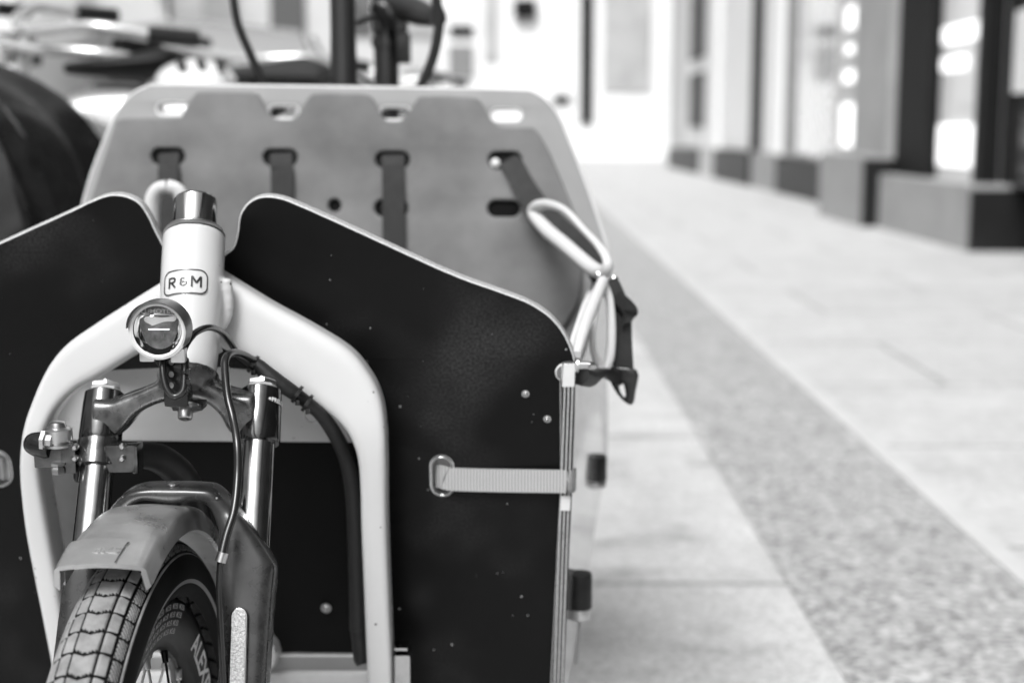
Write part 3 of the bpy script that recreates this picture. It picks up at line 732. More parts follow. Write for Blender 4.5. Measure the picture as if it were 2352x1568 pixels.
for i in range(n_):
    i2 = (i + 1) % n_
    for j in range(P_): ff.append((i * P_ + j, i * P_ + (j + 1) % P_, i2 * P_ + (j + 1) % P_, i2 * P_ + j))
k.add(vv, ff); wheel = k.build('front_wheel', m_rim, bike, smooth=40, origin=HUB)
tyre = mesh('tyre', vs_, fs_, [m_tread, m_side, m_refl, m_side], wheel, 80, mi_, Matrix.Translation(HUB))
k = MB(); k.lathe(HUB - wl * .05, wl, [(0, .008), (.018, .010), (.0185, .028), (.022, .028), (.0225, .018), (.0775, .018), (.078, .028), (.0815, .028), (.082, .010), (.10, .008)], 32); k.build('wheel_hub', m_dkmetal, wheel, smooth=30)
for i in range(36):
    t = 2 * math.pi * (i + .35) / 36; side = 1 if i % 2 else -1; cr_ = R(38) * (1 if (i // 2) % 2 else -1)
    a = wp(t, .1650, side * .002); b = wp(t + cr_, .026, side * .031)
    k = MB(); dv = (b - a).normalized(); k.lathe(a - dv * .001, dv, [(0, .0026), (.002, .0030), (.011, .0024), (.0115, .0011), ((b - a).length, .0010)], 10); k.build('spoke', m_steel if i % 3 else m_dkmetal, wheel, smooth=30)
# decals on the rim wall that faces the camera
def rim_pt(ang, r, h=.0005):
    L = rim_prof
    for i in range(len(L) - 1):
        if L[i + 1][0] <= r <= L[i][0]:
            f = (L[i][0] - r) / (L[i][0] - L[i + 1][0]); l = L[i][1] * (1 - f) + L[i + 1][1] * f; break
    else: l = .0155
    return wp(ang, r, l + h)
def rim_text(s, size, ang, r0, name, m, k=None, off=.0004, cuts=24, sp=1.0, sx=1.0):
    vs_, fs_ = text_verts(s, size, offset=off, cuts=cuts, spacing=sp, sx=sx)
    own = k is None; k = k or MB()
    k.add([rim_pt(ang - v.x / r0, r0 + v.y) for v in vs_], fs_)
    return k.build(name, m, wheel, smooth=False) if own else k
rim_text('ALEXRIMS', .0245, R(-61.5), .1865, 'rim_lettering', m_decal, sp=1.0, off=.0006, cuts=40, sx=1.08)
k = MB()
for rrow in range(4):
    for c_ in range(5):
        rim_text('MO:50', .0062, R(2 - c_ * 6.6 + rrow * 1.5), .1990 - rrow * .0066, '', None, k, off=.0001, cuts=6)
k.build('rim_print', m_decalgrey, wheel, smooth=False)
# hatch decal inside the far wall
k = MB()
for i in range(26):
    a0 = R(-18 - i * 1.4); 
    p = [rim_pt(a0, .198), rim_pt(a0 - R(.7), .198), rim_pt(a0 - R(2.2), .184), rim_pt(a0 - R(1.5), .184)]
    p = [HUB + (q - HUB) - wl * 2 * (q - HUB).dot(wl) + wl * 0 for q in p]
    k.add([q for q in p], [(0, 1, 2, 3)])
k.build('rim_hatching', m_decal, wheel, smooth=False)

# ---- mudguard
def guard(t0, t1, n, width, r, sag, name, m, parent, th=.0022, lip=.018, extra=0.0):
    NS_ = 18; vs = []; fs = []
    for i in range(n + 1):
        t = t0 + (t1 - t0) * i / n
        for lay in (0, 1):
            for j in range(NS_ + 1):
                s = -1 + 2 * j / NS_
                a_ = abs(s)
                if a_ < .74: l = s / .74 * width / 2; rr = r - sag * (s / .74) ** 2 * .25
                else:
                    f = (a_ - .74) / .26; l = (width / 2 + f * .0025) * (1 if s > 0 else -1); rr = r - sag * .25 - f * lip
                vs.append(wp(t, rr - lay * th + extra, l * (1 - lay * th / (width / 2) * (a_ > .7))))
    S = 2 * (NS_ + 1)
    for i in range(n):
        for j in range(NS_):
            a, b = i * S + j, (i + 1) * S + j
            fs.append((a, a + 1, b + 1, b)); fs.append((a + NS_ + 1, b + NS_ + 1, b + NS_ + 2, a + NS_ + 2))
        for j in (0, NS_): a, b = i * S + j, (i + 1) * S + j; fs.append((a, b, b + NS_ + 1, a + NS_ + 1))
    for i in (0, n):
        for j in range(NS_): a = i * S + j; fs.append((a, a + 1, a + NS_ + 2, a + NS_ + 1))
    me_ = mesh(name, [v - HUB for v in vs], fs, m, parent, 50, None, Matrix.Translation(HUB)); 
    bm = bmesh.new(); bm.from_mesh(me_.data); bmesh.ops.recalc_face_normals(bm, faces=bm.faces); bm.to_mesh(me_.data); bm.free()
    return me_
mud = guard(R(-75), R(15), 60, .0600, .2805, .012, 'mudguard', m_fender, bike)
tip = guard(R(10.5), R(17.5), 10, .0630, .2835, .012, 'mudguard_tip', m_fendertip, mud, th=.0036, lip=.016)
vs_, fs_ = text_verts('SKS', .0095, offset=.0003, cuts=8, extr=.0003, sx=1.25)
k = MB(); k.add([wp(R(14.2) - v.y / .2835, .2838 + v.z, v.x + .001) for v in vs_], fs_); k.add([wp(R(t_), .2838, l_) for t_, l_ in ((12.3, .0125), (12.3, .0142), (13.2, .0134), (17.3, .0118), (17.3, .0112), (13.2, .0126))], [(0, 1, 2, 5), (5, 2, 3, 4)]) if False else None
k.build('embossed_mark', m_fendertip, tip, smooth=False)
k = MB(); k.lathe(PY(397, 1113, 1.10), (0, 0, 1), [(0, .0045), (.001, .0045), (.002, .003)], 18); k.build('mudguard_bolt', m_steel, bike)

k = MB(); k.add([wp(R(t_), .2842, l_) for t_, l_ in ((11.9, .0130), (11.9, .0146), (12.9, .0130), (17.4, .0112), (17.4, .0105), (12.9, .0122))], [(0, 1, 2, 5), (5, 2, 3, 4)]); k.build('split_line', m_ink, tip, smooth=False)
# ---- headlight
LA = Vector((-.03, -.99, .0)).normalized(); LC = PY(365, 757, 1.085); LU = Vector((0, 0, 1)); LX = LU.cross(-LA).normalized(); LX = -LX if LX.x < 0 else LX; LU = LX.cross(LA); LU = -LU if LU.z < 0 else LU
r_l = .0219
k = MB(); k.lathe(LC + LA * .001, -LA, [(-.003, r_l), (0, r_l + .0013), (.008, r_l + .0012), (.018, r_l - .001), (.027, r_l - .007), (.031, r_l - .014)], 48)
k.f = k.f[:-2] + [k.f[-1]]; k.m = k.m[:-1]
lamp = k.build('headlight', m_dkmetal, bike, smooth=40)
# visor
k = MB(); vs_ = []; fs_ = []; n = 28
for i in range(n + 1):
    a = R(-30 + 205 * i / n); c_, s_ = math.cos(a), math.sin(a); ln = .008 + .006 * max(0, s_)
    for rr, h in ((r_l + .0010, ln), (r_l + .0011, -.006), (r_l + .0008, -.014), (r_l + .0016, -.006), (r_l + .0013, ln)):
        vs_.append(LC + LX * c_ * rr + LU * s_ * rr + LA * h)
for i in range(n):
    for j in range(4): a = i * 5 + j; fs_.append((a, a + 1, a + 6, a + 5))
    fs_.append((i * 5 + 4, i * 5, i * 5 + 5, i * 5 + 9))
k.add(vs_, fs_); k.build('lamp_hood', M('grey lamp hood', .1, rough=.3, metal=.3, var=.2, vscale=60), lamp, smooth=40)
k = MB(); k.lathe(LC + LA * .0045, -LA, [(0, r_l - .0030), (-.0008, r_l - .0012), (.0003, r_l + .0009), (.0025, r_l + .0014), (.0045, r_l - .002)], 48, cap=False); k.build('lamp_rim', M('clear lamp rim', .6, rough=.25), lamp)
# mirror bowl
k = MB(); k.lathe(LC - LA * .002, -LA, [(0, r_l - .003), (.005, r_l - .0045), (.011, r_l - .008), (.015, r_l - .013), (.0165, .001)], 48); k.f = k.f[:-2] + [k.f[-1]]; k.m = k.m[:-1]
k.build('lamp_mirror', m_reflector, lamp)
# dark field in the middle of the bowl with the thin light bar
k = MB()
hw, hh = .0145, .0125
op = [(-hw, .0085), (-.0105, .0105), (0, .0115), (.0095, .0105), (hw, .0085), (.0128, 0), (.0095, -.0085), (.0035, -.0125), (-.0035, -.0125), (-.0095, -.0085), (-.0132, 0)]
op = smooth2(op, 4)
k.add([LC + LX * x + LU * (y - .0015) - LA * .0035 for x, y in op], [tuple(range(len(op)))]); k.build('lamp_chamber', M('lamp chamber glass', .11, rough=.12, spec=.9, var=.8, vscale=90, specks=.22, sscale=500, sval=.5), lamp, smooth=False)
k = MB(); k.box(LC + LU * .0002 - LA * .002, (.0155, .0010, .0010), rot=Matrix((LX, -LA, LU)).transposed(), bev=.0004); k.build('light_bar', m_lamp, lamp)
k = MB(); op = smooth2([(-.0108, .0065), (-.0085, .0098), (.002, .0088), (.0118, .0096), (.0115, .0062), (.004, .0058), (-.0045, .0028), (-.0060, .0035)], 4)
k.add([LC + LX * x + LU * y - LA * .0031 for x, y in op], [tuple(range(len(op)))]); k.build('lamp_facet', M('lamp facet', .75, rough=.2, metal=.6), lamp, smooth=False)
k = MB(); k.box(LC + LU * .0112 - LA * .0015, (.0375, .0009, .001), rot=Matrix((LX, -LA, LU)).transposed(), bev=.0003)
vs_, fs_ = text_verts('LUMOTEC', .0042, offset=.0001, sx=1.35); k.add([LC + LX * v.x + LU * (v.y + .0138) - LA * .0012 for v in vs_], fs_); k.build('lamp_lettering', M('frosted lamp letters', .55, rough=.4), lamp, smooth=False)
k = MB(); op = [(r_l * .93 * math.cos(R(a)), r_l * .93 * math.sin(R(a))) for a in range(34, 147, 6)]
k.add([LC + LX * x + LU * y - LA * .0022 for x, y in op], [tuple(range(len(op)))]); k.build('lamp_band', M('ribbed lamp band', .16, rough=.3, var=.5, vscale=300), lamp, smooth=False)
k = MB(); k.lathe(LC + LA * .0075, -LA, [(0, .001), (.0006, .008), (.0022, .015), (.0046, r_l - .0008)], 48, cap=False); k.build('lens', m_glass, lamp)
# bracket
k = MB(); vs_ = []
bp_ = Plane(PY(395, 860, 1.098), Vector((-.12, -1, .08)))
o_ = smooth2([bp_.l(u, v) for u, v in ((356, 822), (425, 818), (432, 850), (430, 880), (424, 905), (405, 915), (386, 910), (374, 885), (368, 850))], 4)
hl = [circle(*bp_.l(392, v), .0024, 14) for v in (832, 860, 885)]
plate('lamp_bracket', [o_] + hl, .0028, .0007, [m_plastic, m_plastic], bike, bp_.mat())
k = MB()
for v in (832, 860, 885): k.lathe(bp_.w(392, v, -.0036), bp_.n, [(0, .0036), (.0006, .0036)], 16)
k.build('bracket_backing', m_decal, bike)
k = MB(); k.box(PY(411, 815, 1.088), (.011, .010, .011), bev=.0015); k.box(PY(340, 815, 1.095), (.012, .008, .010), bev=.002); k.build('bracket_clamp', m_steel, bike)
k = MB(); k.tube([PY(377, 818, 1.095), PY(374, 850, 1.09), PY(382, 890, 1.086), (PY(400, 910, 1.085)), PY(420, 898, 1.086), PY(424, 865, 1.09), PY(425, 830, 1.094)], .0028, 12); k.build('lamp_wire', m_cable, bike)
for v in (853, 876):
    k = MB(); k.lathe(PY(425, v, 1.0895), (0, 0, 1), [(-.001, .0034), (.001, .0034)], 14); k.box(PY(433, v, 1.087), (.003, .003, .004), bev=.0005); k.build('cable_tie', m_plastic, bike)
# crown bolt below
k = MB(); k.box(PY(436, 930, 1.130), (.024, .022, .006), bev=.002); k.box(PY(410, 908, 1.12), (.020, .02, .016), bev=.004)
k.build('crown_block', m_plastic, bike)
k = MB(); k.lathe(PY(427, 932, 1.122), AX2, [(0, .0115), (.0018, .0120), (.0022, .0058), (.010, .0058), (.0112, .0050), (.0112, .0030), (.008, .0028)], 28); k.build('crown_bolt', m_steel, bike, smooth=35)

# ---- cables
k = MB(); k.tube([PY(420, 812, 1.10), PY(428, 790, 1.105), PY(450, 763, 1.12), PY(480, 752, 1.145), PY(508, 762, 1.18), PY(528, 785, 1.205), PY(545, 812, 1.222)], .00275, 14); k.build('lamp_cable', m_cable, bike)
k = MB(); k.tube([PY(590, 832, 1.215), PY(560, 815, 1.19), PY(535, 810, 1.165), PY(519, 822, 1.145), PY(517, 850, 1.135), PY(523, 910, 1.12), PY(535, 960, 1.11), PY(545, 1020, 1.095), PY(546, 1090, 1.085), PY(538, 1170, 1.07), PY(520, 1230, 1.06), PY(508, 1282, 1.052)], .0033, 16); k.build('brake_hose', m_cable, bike)
k = MB(); k.tube([PY(513, 1268, 1.052), PY(506, 1290, 1.05)], .0044, 14, smooth=1); k.build('hose_clip', m_steel, bike)
k = MB(); k.tube([PY(506, 1288, 1.052), PY(503, 1350, 1.05), PY(507, 1450, 1.045), PY(515, 1600, 1.04)], .0024, 12); k.build('hose_tail', m_cable, bike)
k = MB(); k.tube([PY(545, 812, 1.212), PY(590, 838, 1.212), PY(625, 868, 1.212), PY(665, 895, 1.214), PY(700, 920, 1.22), PY(735, 950, 1.235), (PY(765, 990, 1.25)), PY(790, 1040, 1.27), PY(806, 1100, 1.28), PY(815, 1200, 1.29), PY(820, 1350, 1.30), PY(822, 1445, 1.305)],
              [.0035, .0062, .0074, .0066, .0058, .0060, .0066, .0070, .0074, .0078, .0080, .0082], 18); k.build('cable_loom', m_loom, bike)
k = MB(); k.tube([PY(822, 1440, 1.305), PY(824, 1452, 1.305), PY(830, 1512, 1.305), PY(831, 1518, 1.305)], [.0088, .0078, .0076, .005], 18); k.build('loom_boot', m_rubber, bike)
for u, v in ((582, 836), (683, 905), (706, 925)):
    k = MB(); q = PY(u, v, 1.214); k.lathe(q - Vector((.8, 0, -.55)).normalized() * .0015, Vector((.8, 0, -.55)), [(0, .0085), (.003, .0085)], 20); k.box(q + Vector((.001, -.006, -.006)), (.004, .005, .005), bev=.001); k.build('loom_tie', m_plastic, bike)

# ---- side board (right) : front edge, outer face
SPp = []
def lerp(a, b, t): return a + (b - a) * t
FT = FP.w(1308, 838); FB = FP.w(1268, 1700); 
ed = (FB - FT)
# board runs back from the front edge to the rear panel
back_dir_top = (PY(1392, 600, 1.86) - FP.w(1322, 600)); 
cols = [0, .1, .25, .42, .6, .8, 1.0]
th = .0115
k = MB(); vs_ = []; fs_ = []; mi_ = []
topline = [(1322, 838, 1.285), (1340, 770, 1.34), (1362, 700, 1.44), (1380, 655, 1.56), (1390, 620, 1.68), (1394, 595, 1.78), (1396, 580, 1.86)]
botA = PY(1290, 1650, 1.385); botB = PY(1396, 1048, 1.86)
nr = 8
for i in range(7):
    A = PY(*topline[i]); B = lerp(botA, botB, (max(topline[i][2], 1.33) - 1.33) / .53)
    for j in range(nr + 1):
        p = lerp(A, B, j / nr); vs_.append(p); vs_.append(p - Vector((th, 0, 0)))
W_ = 2 * (nr + 1)
for i in range(6):
    for j in range(nr):
        a = i * W_ + 2 * j; b = (i + 1) * W_ + 2 * j
        fs_.append((a, a + 2, b + 2, b)); mi_.append(0); fs_.append((a + 1, b + 1, b + 3, a + 3)); mi_.append(1)
    a = i * W_; b = a + W_; fs_.append((a, b, b + 1, a + 1)); mi_.append(2)
    a += 2 * nr; b += 2 * nr; fs_.append((a, a + 1, b + 1, b)); mi_.append(2)
for j in range(nr):
    a = 2 * j; fs_.append((a, a + 1, a + 3, a + 2)); mi_.append(3); a += 6 * W_; fs_.append((a, a + 2, a + 3, a + 1)); mi_.append(2)
side = mesh('side_panel', vs_, fs_, [m_sidepanel, m_black, m_palewood, m_plyside], bike, 30, mi_)
# ply end strip standing proud at the corner
EP = Plane(FP.w(1306, 1000) , n_front)
vs_ = []; pts = [(1293, 1322, 836), (1292, 1320, 950), (1289, 1316, 1100), (1282, 1308, 1250), (1276, 1302, 1400), (1268, 1295, 1568), (1260, 1288, 1700)]
k = MB(); vv = []; ff = []
for a_u, b_u, v in pts:
    for h in (.006, -.006):
        vv.append(EP.w(a_u, v, h)); vv.append(EP.w(b_u, v, h))
for i in range(len(pts) - 1):
    a = 4 * i; b = a + 4
    ff += [(a, a + 1, b + 1, b), (a + 2, b + 2, b + 3, a + 3), (a, b, b + 2, a + 2), (a + 1, a + 3, b + 3, b + 1)]
ff += [(0, 2, 3, 1), (24, 25, 27, 26)]
Mi = EP.mat(); Mi.translation = EP.w(1293, 836)
ax_dir = (EP.w(1268, 1568) - EP.w(1293, 836)).normalized(); zz = ax_dir; xx = EP.n.cross(zz).normalized(); yy = zz.cross(xx)
Mi = Matrix((yy, zz, xx)).transposed().to_4x4(); Mi.translation = EP.w(1293, 836)
inv = Mi.inverted()
corner = mesh('corner_edge', [inv @ v for v in vv], ff, m_plyside, bike, False, None, Mi)
bm = bmesh.new(); bm.from_mesh(corner.data); bmesh.ops.recalc_face_normals(bm, faces=bm.faces); bm.to_mesh(corner.data); bm.free()
for (v0, v1) in ((836, 888), (1138, 1172)):
    k = MB(); a = EP.w(1294, v0, .0063); b = EP.w(1321 if v0 < 900 else 1311, v0, .0063); c = EP.w(1319 if v0 < 900 else 1309, v1, .0063); d = EP.w(1291 if v0 < 900 else 1287, v1, .0063)
    if v0 > 900: a = EP.w(1289, v0, .0063); 
    k.add([a, b, c, d, a - EP.n * .002, b - EP.n * .002, c - EP.n * .002, d - EP.n * .002], [(0, 1, 2, 3), (4, 7, 6, 5), (0, 3, 7, 4), (1, 5, 6, 2), (0, 4, 5, 1), (3, 2, 6, 7)]); k.build('bare_tab', m_palewood, corner, smooth=False)
# half-round finger notch left of the corner
nn = [FP.l(u, v) for u, v in [(1292, 837), (1284, 838), (1277, 846), (1275, 856), (1279, 867), (1286, 872), (1292, 873)]]
k = plate('finger_notch', [smooth2(nn, 3)], .003, .0012, [M('bare notch wood', .13, rough=.7), m_palewood], fp, FP.mat(.0018))
# bolt sticking out of the corner
k = MB(); q = PY(1322, 838, 1.262); k.lathe(q, (1, .1, 0), [(0, .0065), (.0022, .0070), (.0028, .0038), (.011, .0038), (.012, .0026), (.013, .0036), (.016, .003), (.018, .001)], 20); k.build('corner_bolt', m_steel, bike, smooth=35)

# ---- webbing strap round the corner
sp0 = [FP.w(1000, 1092, -.010), FP.w(1004, 1092, -.004), FP.w(1018, 1095, .003), FP.w(1040, 1100, .0045), FP.w(1150, 1103, .0045), FP.w(1290, 1105, .0075), FP.w(1305, 1105, .0085), FP.w(1312, 1105, .0050), FP.w(1316, 1104, -.01), FP.w(1322, 1100, -.05)]
k = MB(); k.ribbon(sp0, (0, 0, 1), .0220, .0014)
m = bpy.data.materials.new('ribbed webbing'); m.use_nodes = True; N = m.node_tree.nodes; L = m.node_tree.links; b = N['Principled BSDF']; b.inputs['Roughness'].default_value = .8; b.inputs['Specular IOR Level'].default_value = .2
tc = N.new('ShaderNodeTexCoord'); wv = N.new('ShaderNodeTexWave'); wv.bands_direction = 'X'; wv.inputs['Scale'].default_value = 105; wv.inputs['Distortion'].default_value = .6; L.new(tc.outputs['Object'], wv.inputs[0])
wz = N.new('ShaderNodeTexWave'); wz.bands_direction = 'Z'; wz.inputs['Scale'].default_value = 260; wz.inputs['Distortion'].default_value = .5; L.new(tc.outputs['Object'], wz.inputs[0])
mr = N.new('ShaderNodeMapRange'); mr.inputs[3].default_value = .24; mr.inputs[4].default_value = .42; L.new(wv.outputs['Fac'], mr.inputs[0]); 
mr2 = N.new('ShaderNodeMapRange'); mr2.inputs[3].default_value = .88; mr2.inputs[4].default_value = 1.08; L.new(wz.outputs['Fac'], mr2.inputs[0])
mu = N.new('ShaderNodeMath'); mu.operation = 'MULTIPLY'; L.new(mr.outputs[0], mu.inputs[0]); L.new(mr2.outputs[0], mu.inputs[1]); L.new(mu.outputs[0], b.inputs['Base Color'])
bp = N.new('ShaderNodeBump'); bp.inputs['Strength'].default_value = .5; bp.inputs['Distance'].default_value = .0006; L.new(wv.outputs['Fac'], bp.inputs['Height']); L.new(bp.outputs[0], b.inputs['Normal'])
k.build('corner_strap', m, bike, smooth=60)
k = MB(); k.ribbon([FP.w(-32, 1076, -.006), FP.w(-12, 1076, .001), FP.w(10, 1076, -.006)], (0, 0, 1), .021, .0014); k.build('side_strap', m, bike, smooth=60)

# ---- rear panel with pad
ro = [(185, 470), (205, 400), (235, 320), (258, 268), (280, 235), (305, 210), (335, 196), (375, 191), (700, 195), (1000, 199), (1190, 203), (1228, 209), (1262, 232), (1288, 268), (1308, 315), (1345, 410), (1380, 510), (1400, 580), (1400, 640), (1370, 760)]
ro = smooth2(ro, 4, closed=False)
loops = [[RP.l(u, v) for u, v in ro + [(1350, 1030), (240, 1030), (120, 800)]]]
for u, v in ((395, 250), (651, 257), (907, 260), (1163, 264)): loops.append(pxslot(RP, u - 33, u + 33, v - 12, v + 12))
rp = plate('rear_panel', loops, .012, .003, [m_rearply, m_palewood], bike, RP.mat(), 2)
po = [(262, 285), (280, 271), (400, 270), (417, 262), (430, 240), (445, 217), (465, 209), (575, 211), (596, 222), (610, 248), (622, 266), (640, 273), (668, 273), (684, 262), (697, 240), (712, 219), (735, 213), (830, 215), (854, 224), (868, 250), (882, 272), (900, 278), (922, 274), (940, 255), (955, 230), (975, 220), (1080, 222), (1104, 234), (1120, 262), (1138, 284), (1165, 292), (1212, 292), (1232, 300), (1262, 350), (1300, 440), (1330, 520), (1338, 600), (1330, 690), (1290, 760)]
po = smooth2(po, 3, closed=False)
pad_l = [[RP.l(u, v, .009) for u, v in po + [(1280, 1000), (260, 1000), (170, 800), (195, 500), (225, 400)]]]
PADP = Plane(RP.o + RP.n * .009, n_rear)
def ps(u0, u1, v0, v1): 
    return pxslot(PADP, u0, u1, v0, v1)
pad_l = [[PADP.l(u, v) for u, v in po + [(1280, 1000), (260, 1000), (170, 800), (195, 500), (225, 400)]]]
for u, v, w_ in ((385, 359, 39), (643, 362, 40), (901, 367, 40), (1160, 368, 39), (898, 478, 39), (1157, 479, 38)): pad_l.append(ps(u - w_, u + w_, v - 19, v + 19))
pad_l.append(circle(*PADP.l(768, 472), .0085, 20))
pad = plate('rear_pad', pad_l, .009, .0035, [m_pad, m_pad], bike, PADP.mat(), 3)
plate('slot_backing', [ps(300, 1240, 330, 500)], .001, .0001, [m_blackflat, m_blackflat], bike, RP.mat(.0016))
# harness straps
def rstrap(pts, wdt, name='harness_strap', m=m_webdk, wd=(1, 0, 0)):
    k = MB(); k.ribbon([RP.w(u, v, h) for u, v, h in pts], wd, wdt, .002); return k.build(name, m, bike, smooth=60)
rstrap([(388, 352, .004), (388, 366, .010), (388, 380, .0125), (386, 420, .020), (386, 700, .03)], .0262)
rstrap([(646, 352, .004), (646, 368, .010), (647, 384, .0125), (648, 420, .016), (650, 700, .02)], .0290)
rstrap([(903, 356, .004), (903, 372, .010), (903, 390, .0125), (904, 480, .016), (906, 800, .02)], .0290)
p_ = [RP.w(1165, 368, .006), RP.w(1180, 385, .013), PY(1205, 430, 1.80), PY(1240, 480, 1.75), PY(1290, 530, 1.68), PY(1355, 590, 1.60), PY(1385, 632, 1.50)]
k = MB(); k.ribbon(p_, [Vector((.9, 0, .15)), Vector((.70, -.1, .60))], .028, .002); k.build('harness_strap', m_webdk, bike, smooth=60)
k = MB(); k.lathe(RP.w(1138, 375, .008), RP.n, [(0, .006), (.003, .006), (.005, .003)], 18); k.build('strap_stud', m_loop, bike)
# white moulded loops on the straps
def loop3(c, ax_, sd_, L_, W_, r, n=48):
    pts = []; 
    for i in range(n):
        a = 2 * math.pi * i / n; ca, sa = math.cos(a), math.sin(a)
        e = .8; pts.append(c + ax_ * (abs(ca) ** e) * (1 if ca > 0 else -1) * L_ + sd_ * (abs(sa) ** e) * (1 if sa > 0 else -1) * W_)
    pts.append(pts[0]); return pts
A_ = PY(1232, 482, 1.74); B_ = PY(1388, 612, 1.50); c_ = (A_ + B_) / 2; axv = (B_ - A_) / 2
side_dir = Vector((.62, .1, .78)); side_dir = (side_dir - axv.normalized() * side_dir.dot(axv.normalized())).normalized()
lo = [(1232, 500), (1226, 485), (1236, 473), (1262, 470), (1300, 485), (1340, 527), (1375, 565), (1395, 600), (1390, 622), (1372, 622), (1350, 608), (1300, 565), (1258, 530)]
Yl = lambda u: 1.66 - (u - 1226) / 170 * .20
P = [PY(u, v, Yl(u)) for u, v in lo]; P = P + [P[0]]
rad = [.0082, .0080, .0070, .0055, .0042, .0038, .0042, .0052, .0068, .0078, .0082, .0084, .0086, .0082]
k = MB(); k.tube(P, rad, 16); k.build('strap_loop', m_loop, bike)
lo = [(385, 430), (362, 438), (350, 465), (348, 520), (350, 600), (385, 625), (418, 600), (421, 520), (420, 465), (408, 438)]
P = [PY(u, v, 1.62) for u, v in lo]; P.append(P[0])
k = MB(); k.tube(P, [.0095] * 11, 16, flat=.8); k.build('strap_loop', m_loop, bike)
# little pins, side loop and hanging strap with buckle
for u, v in ((1375, 632), (1410, 641)):
    k = MB(); k.lathe(PY(u, v, 1.47), (0, -1, 0), [(0, .0045), (.006, .004), (.008, .001)], 14); k.build('pin', m_steel, bike)
P = [PY(1324, 815, 1.285), PY(1338, 765, 1.32), PY(1358, 710, 1.37), PY(1385, 645, 1.43)]
k = MB(); k.tube(P, [.0042, .0058, .0065, .0055], 14, flat=1.0); k.build('side_rail', m_loop, bike)
P = [PY(1387, 648, 1.435), PY(1400, 690, 1.43), PY(1404, 760, 1.42), PY(1400, 820, 1.41), PY(1385, 850, 1.40), PY(1364, 810, 1.41), PY(1362, 760, 1.42), PY(1372, 700, 1.43), PY(1385, 652, 1.436)]
k = MB(); k.tube(P, [.0035, .0045, .005, .005, .004, .0035, .003, .003, .003], 12); k.build('side_loop', m_loop, bike)
k = MB(); k.tube([PY(1332, 862, 1.30), PY(1355, 868, 1.33), PY(1385, 856, 1.39), PY(1420, 866, 1.42)], [.009, .0085, .0045, .009], 14); k.build('side_band', m_rubber, bike)
k = MB(); k.ribbon([PY(1396, 645, 1.45), PY(1412, 680, 1.445), PY(1425, 720, 1.44), (PY(1428, 790, 1.43)), PY(1432, 862, 1.42)], (1, .2, 0), .021, .004); k.ribbon([PY(1412, 680, 1.44), PY(1440, 705, 1.435), PY(1446, 722, 1.43), PY(1436, 742, 1.432)], (.6, .6, .3), .018, .004)
hs_ = k.build('hanging_strap', m_rubber, bike, smooth=50)
BK = Plane(PY(1430, 890, 1.41), Vector((-.25, -1, .05)))
o_ = [BK.l(u, v) for u, v in ((1392, 845), (1460, 850), (1458, 900), (1450, 930), (1425, 915), (1402, 880))]
h1 = smooth2([BK.l(u, v) for u, v in ((1420, 878), (1430, 880), (1436, 905), (1432, 914), (1422, 900))], 3)
h2 = circle(*BK.l(1403, 856), .003, 12)
plate('buckle', [smooth2(o_, 3), h1, h2], .009, .002, [m_plastic, m_plastic], bike, BK.mat(), 2)
# two dark cylinders with a bright rim, on the outer side of the box
for (u0, u1, v0, v1, Y) in ((1335, 1394, 1046, 1120, 1.68), (1304, 1360, 1315, 1422, 1.42)):
    uc = (u0 + u1) / 2; a = PY(uc, v0, Y); b = PY(uc, v1, Y); r = (PY(u1, v0, Y) - PY(u0, v0, Y)).x / 2; hgt = a.z - b.z
    k = MB(); k.lathe((a.x, Y, a.z), (0, 0, -1), [(0, r * .93), (.002, r), (hgt * .72, r), (hgt * .74, r * .98)], 36); cy = k.build('side_stop', m_rubber, bike, smooth=35)
    k = MB(); k.lathe((a.x, Y, a.z - hgt * .74), (0, 0, -1), [(0, r * .99), (hgt * .05, r * 1.02), (hgt * .07, r * .96), (hgt * .12, r * 1.0), (hgt * .15, r * .95), (hgt * .22, r * .93), (hgt * .26, r * .6)], 36); k.build('stop_rim', m_steel, cy, smooth=35)
    k = MB(); k.tube([(a.x, Y, b.z), (a.x - .001, Y, b.z - .02), (a.x - .003, Y + .004, b.z - .05)], .0018, 8); k.build('stop_cord', m_web, cy)

# ---- steering column, seat mast and cables behind the box
k = MB(); a = PY(790, 195, 2.05); b = PY(792, -260, 2.05); a2 = Vector((a.x, 2.05, .35))
k.lathe(a2, (0, 0, 1), [(0, .0205), (.50, .0205), (.53, .0200), (.56, .0188), (.60, .0178), (b.z - .35, .0178)], 28); k.build('steering_column', m_dkmetal if False else M('satin black tube', .02, rough=.38, spec=.6), bike)
k = MB(); q = PY(888, 190, 2.22); k.lathe((q.x, 2.22, .3), (0, 0, 1), [(0, .019), (q.z + .052 - .3, .019), (q.z + .053 - .3, .0225), (q.z + .066 - .3, .0225), (q.z + .067 - .3, .019), (q.z + .11 - .3, .019), (q.z + .112 - .3, .021), (q.z + .16 - .3, .018)], 28)
k.build('seat_mast', M('worn black tube', .1, rough=.25, metal=.8), bike)
k = MB(); k.box(PY(927, 112, 2.2), (.022, .03, .045), bev=.004); k.box(PY(922, 68, 2.2), (.020, .03, .03), bev=.006); k.build('mast_clamp', m_plastic, bike)
k = MB(); k.tube([PY(858, 8, 2.2), PY(880, 20, 2.2), PY(900, 40, 2.2), PY(898, 70, 2.2)], [.012, .02, .022, .016], 16); k.tube([PY(870, 12, 2.2), PY(865, 40, 2.2), PY(870, 66, 2.2)], [.009, .007, .010], 12); k.tube([PY(930, 60, 2.2), PY(925, 45, 2.2), PY(915, 30, 2.2)], [.005, .006, .008], 10); k.build('saddle_clamp', m_plastic, bike)
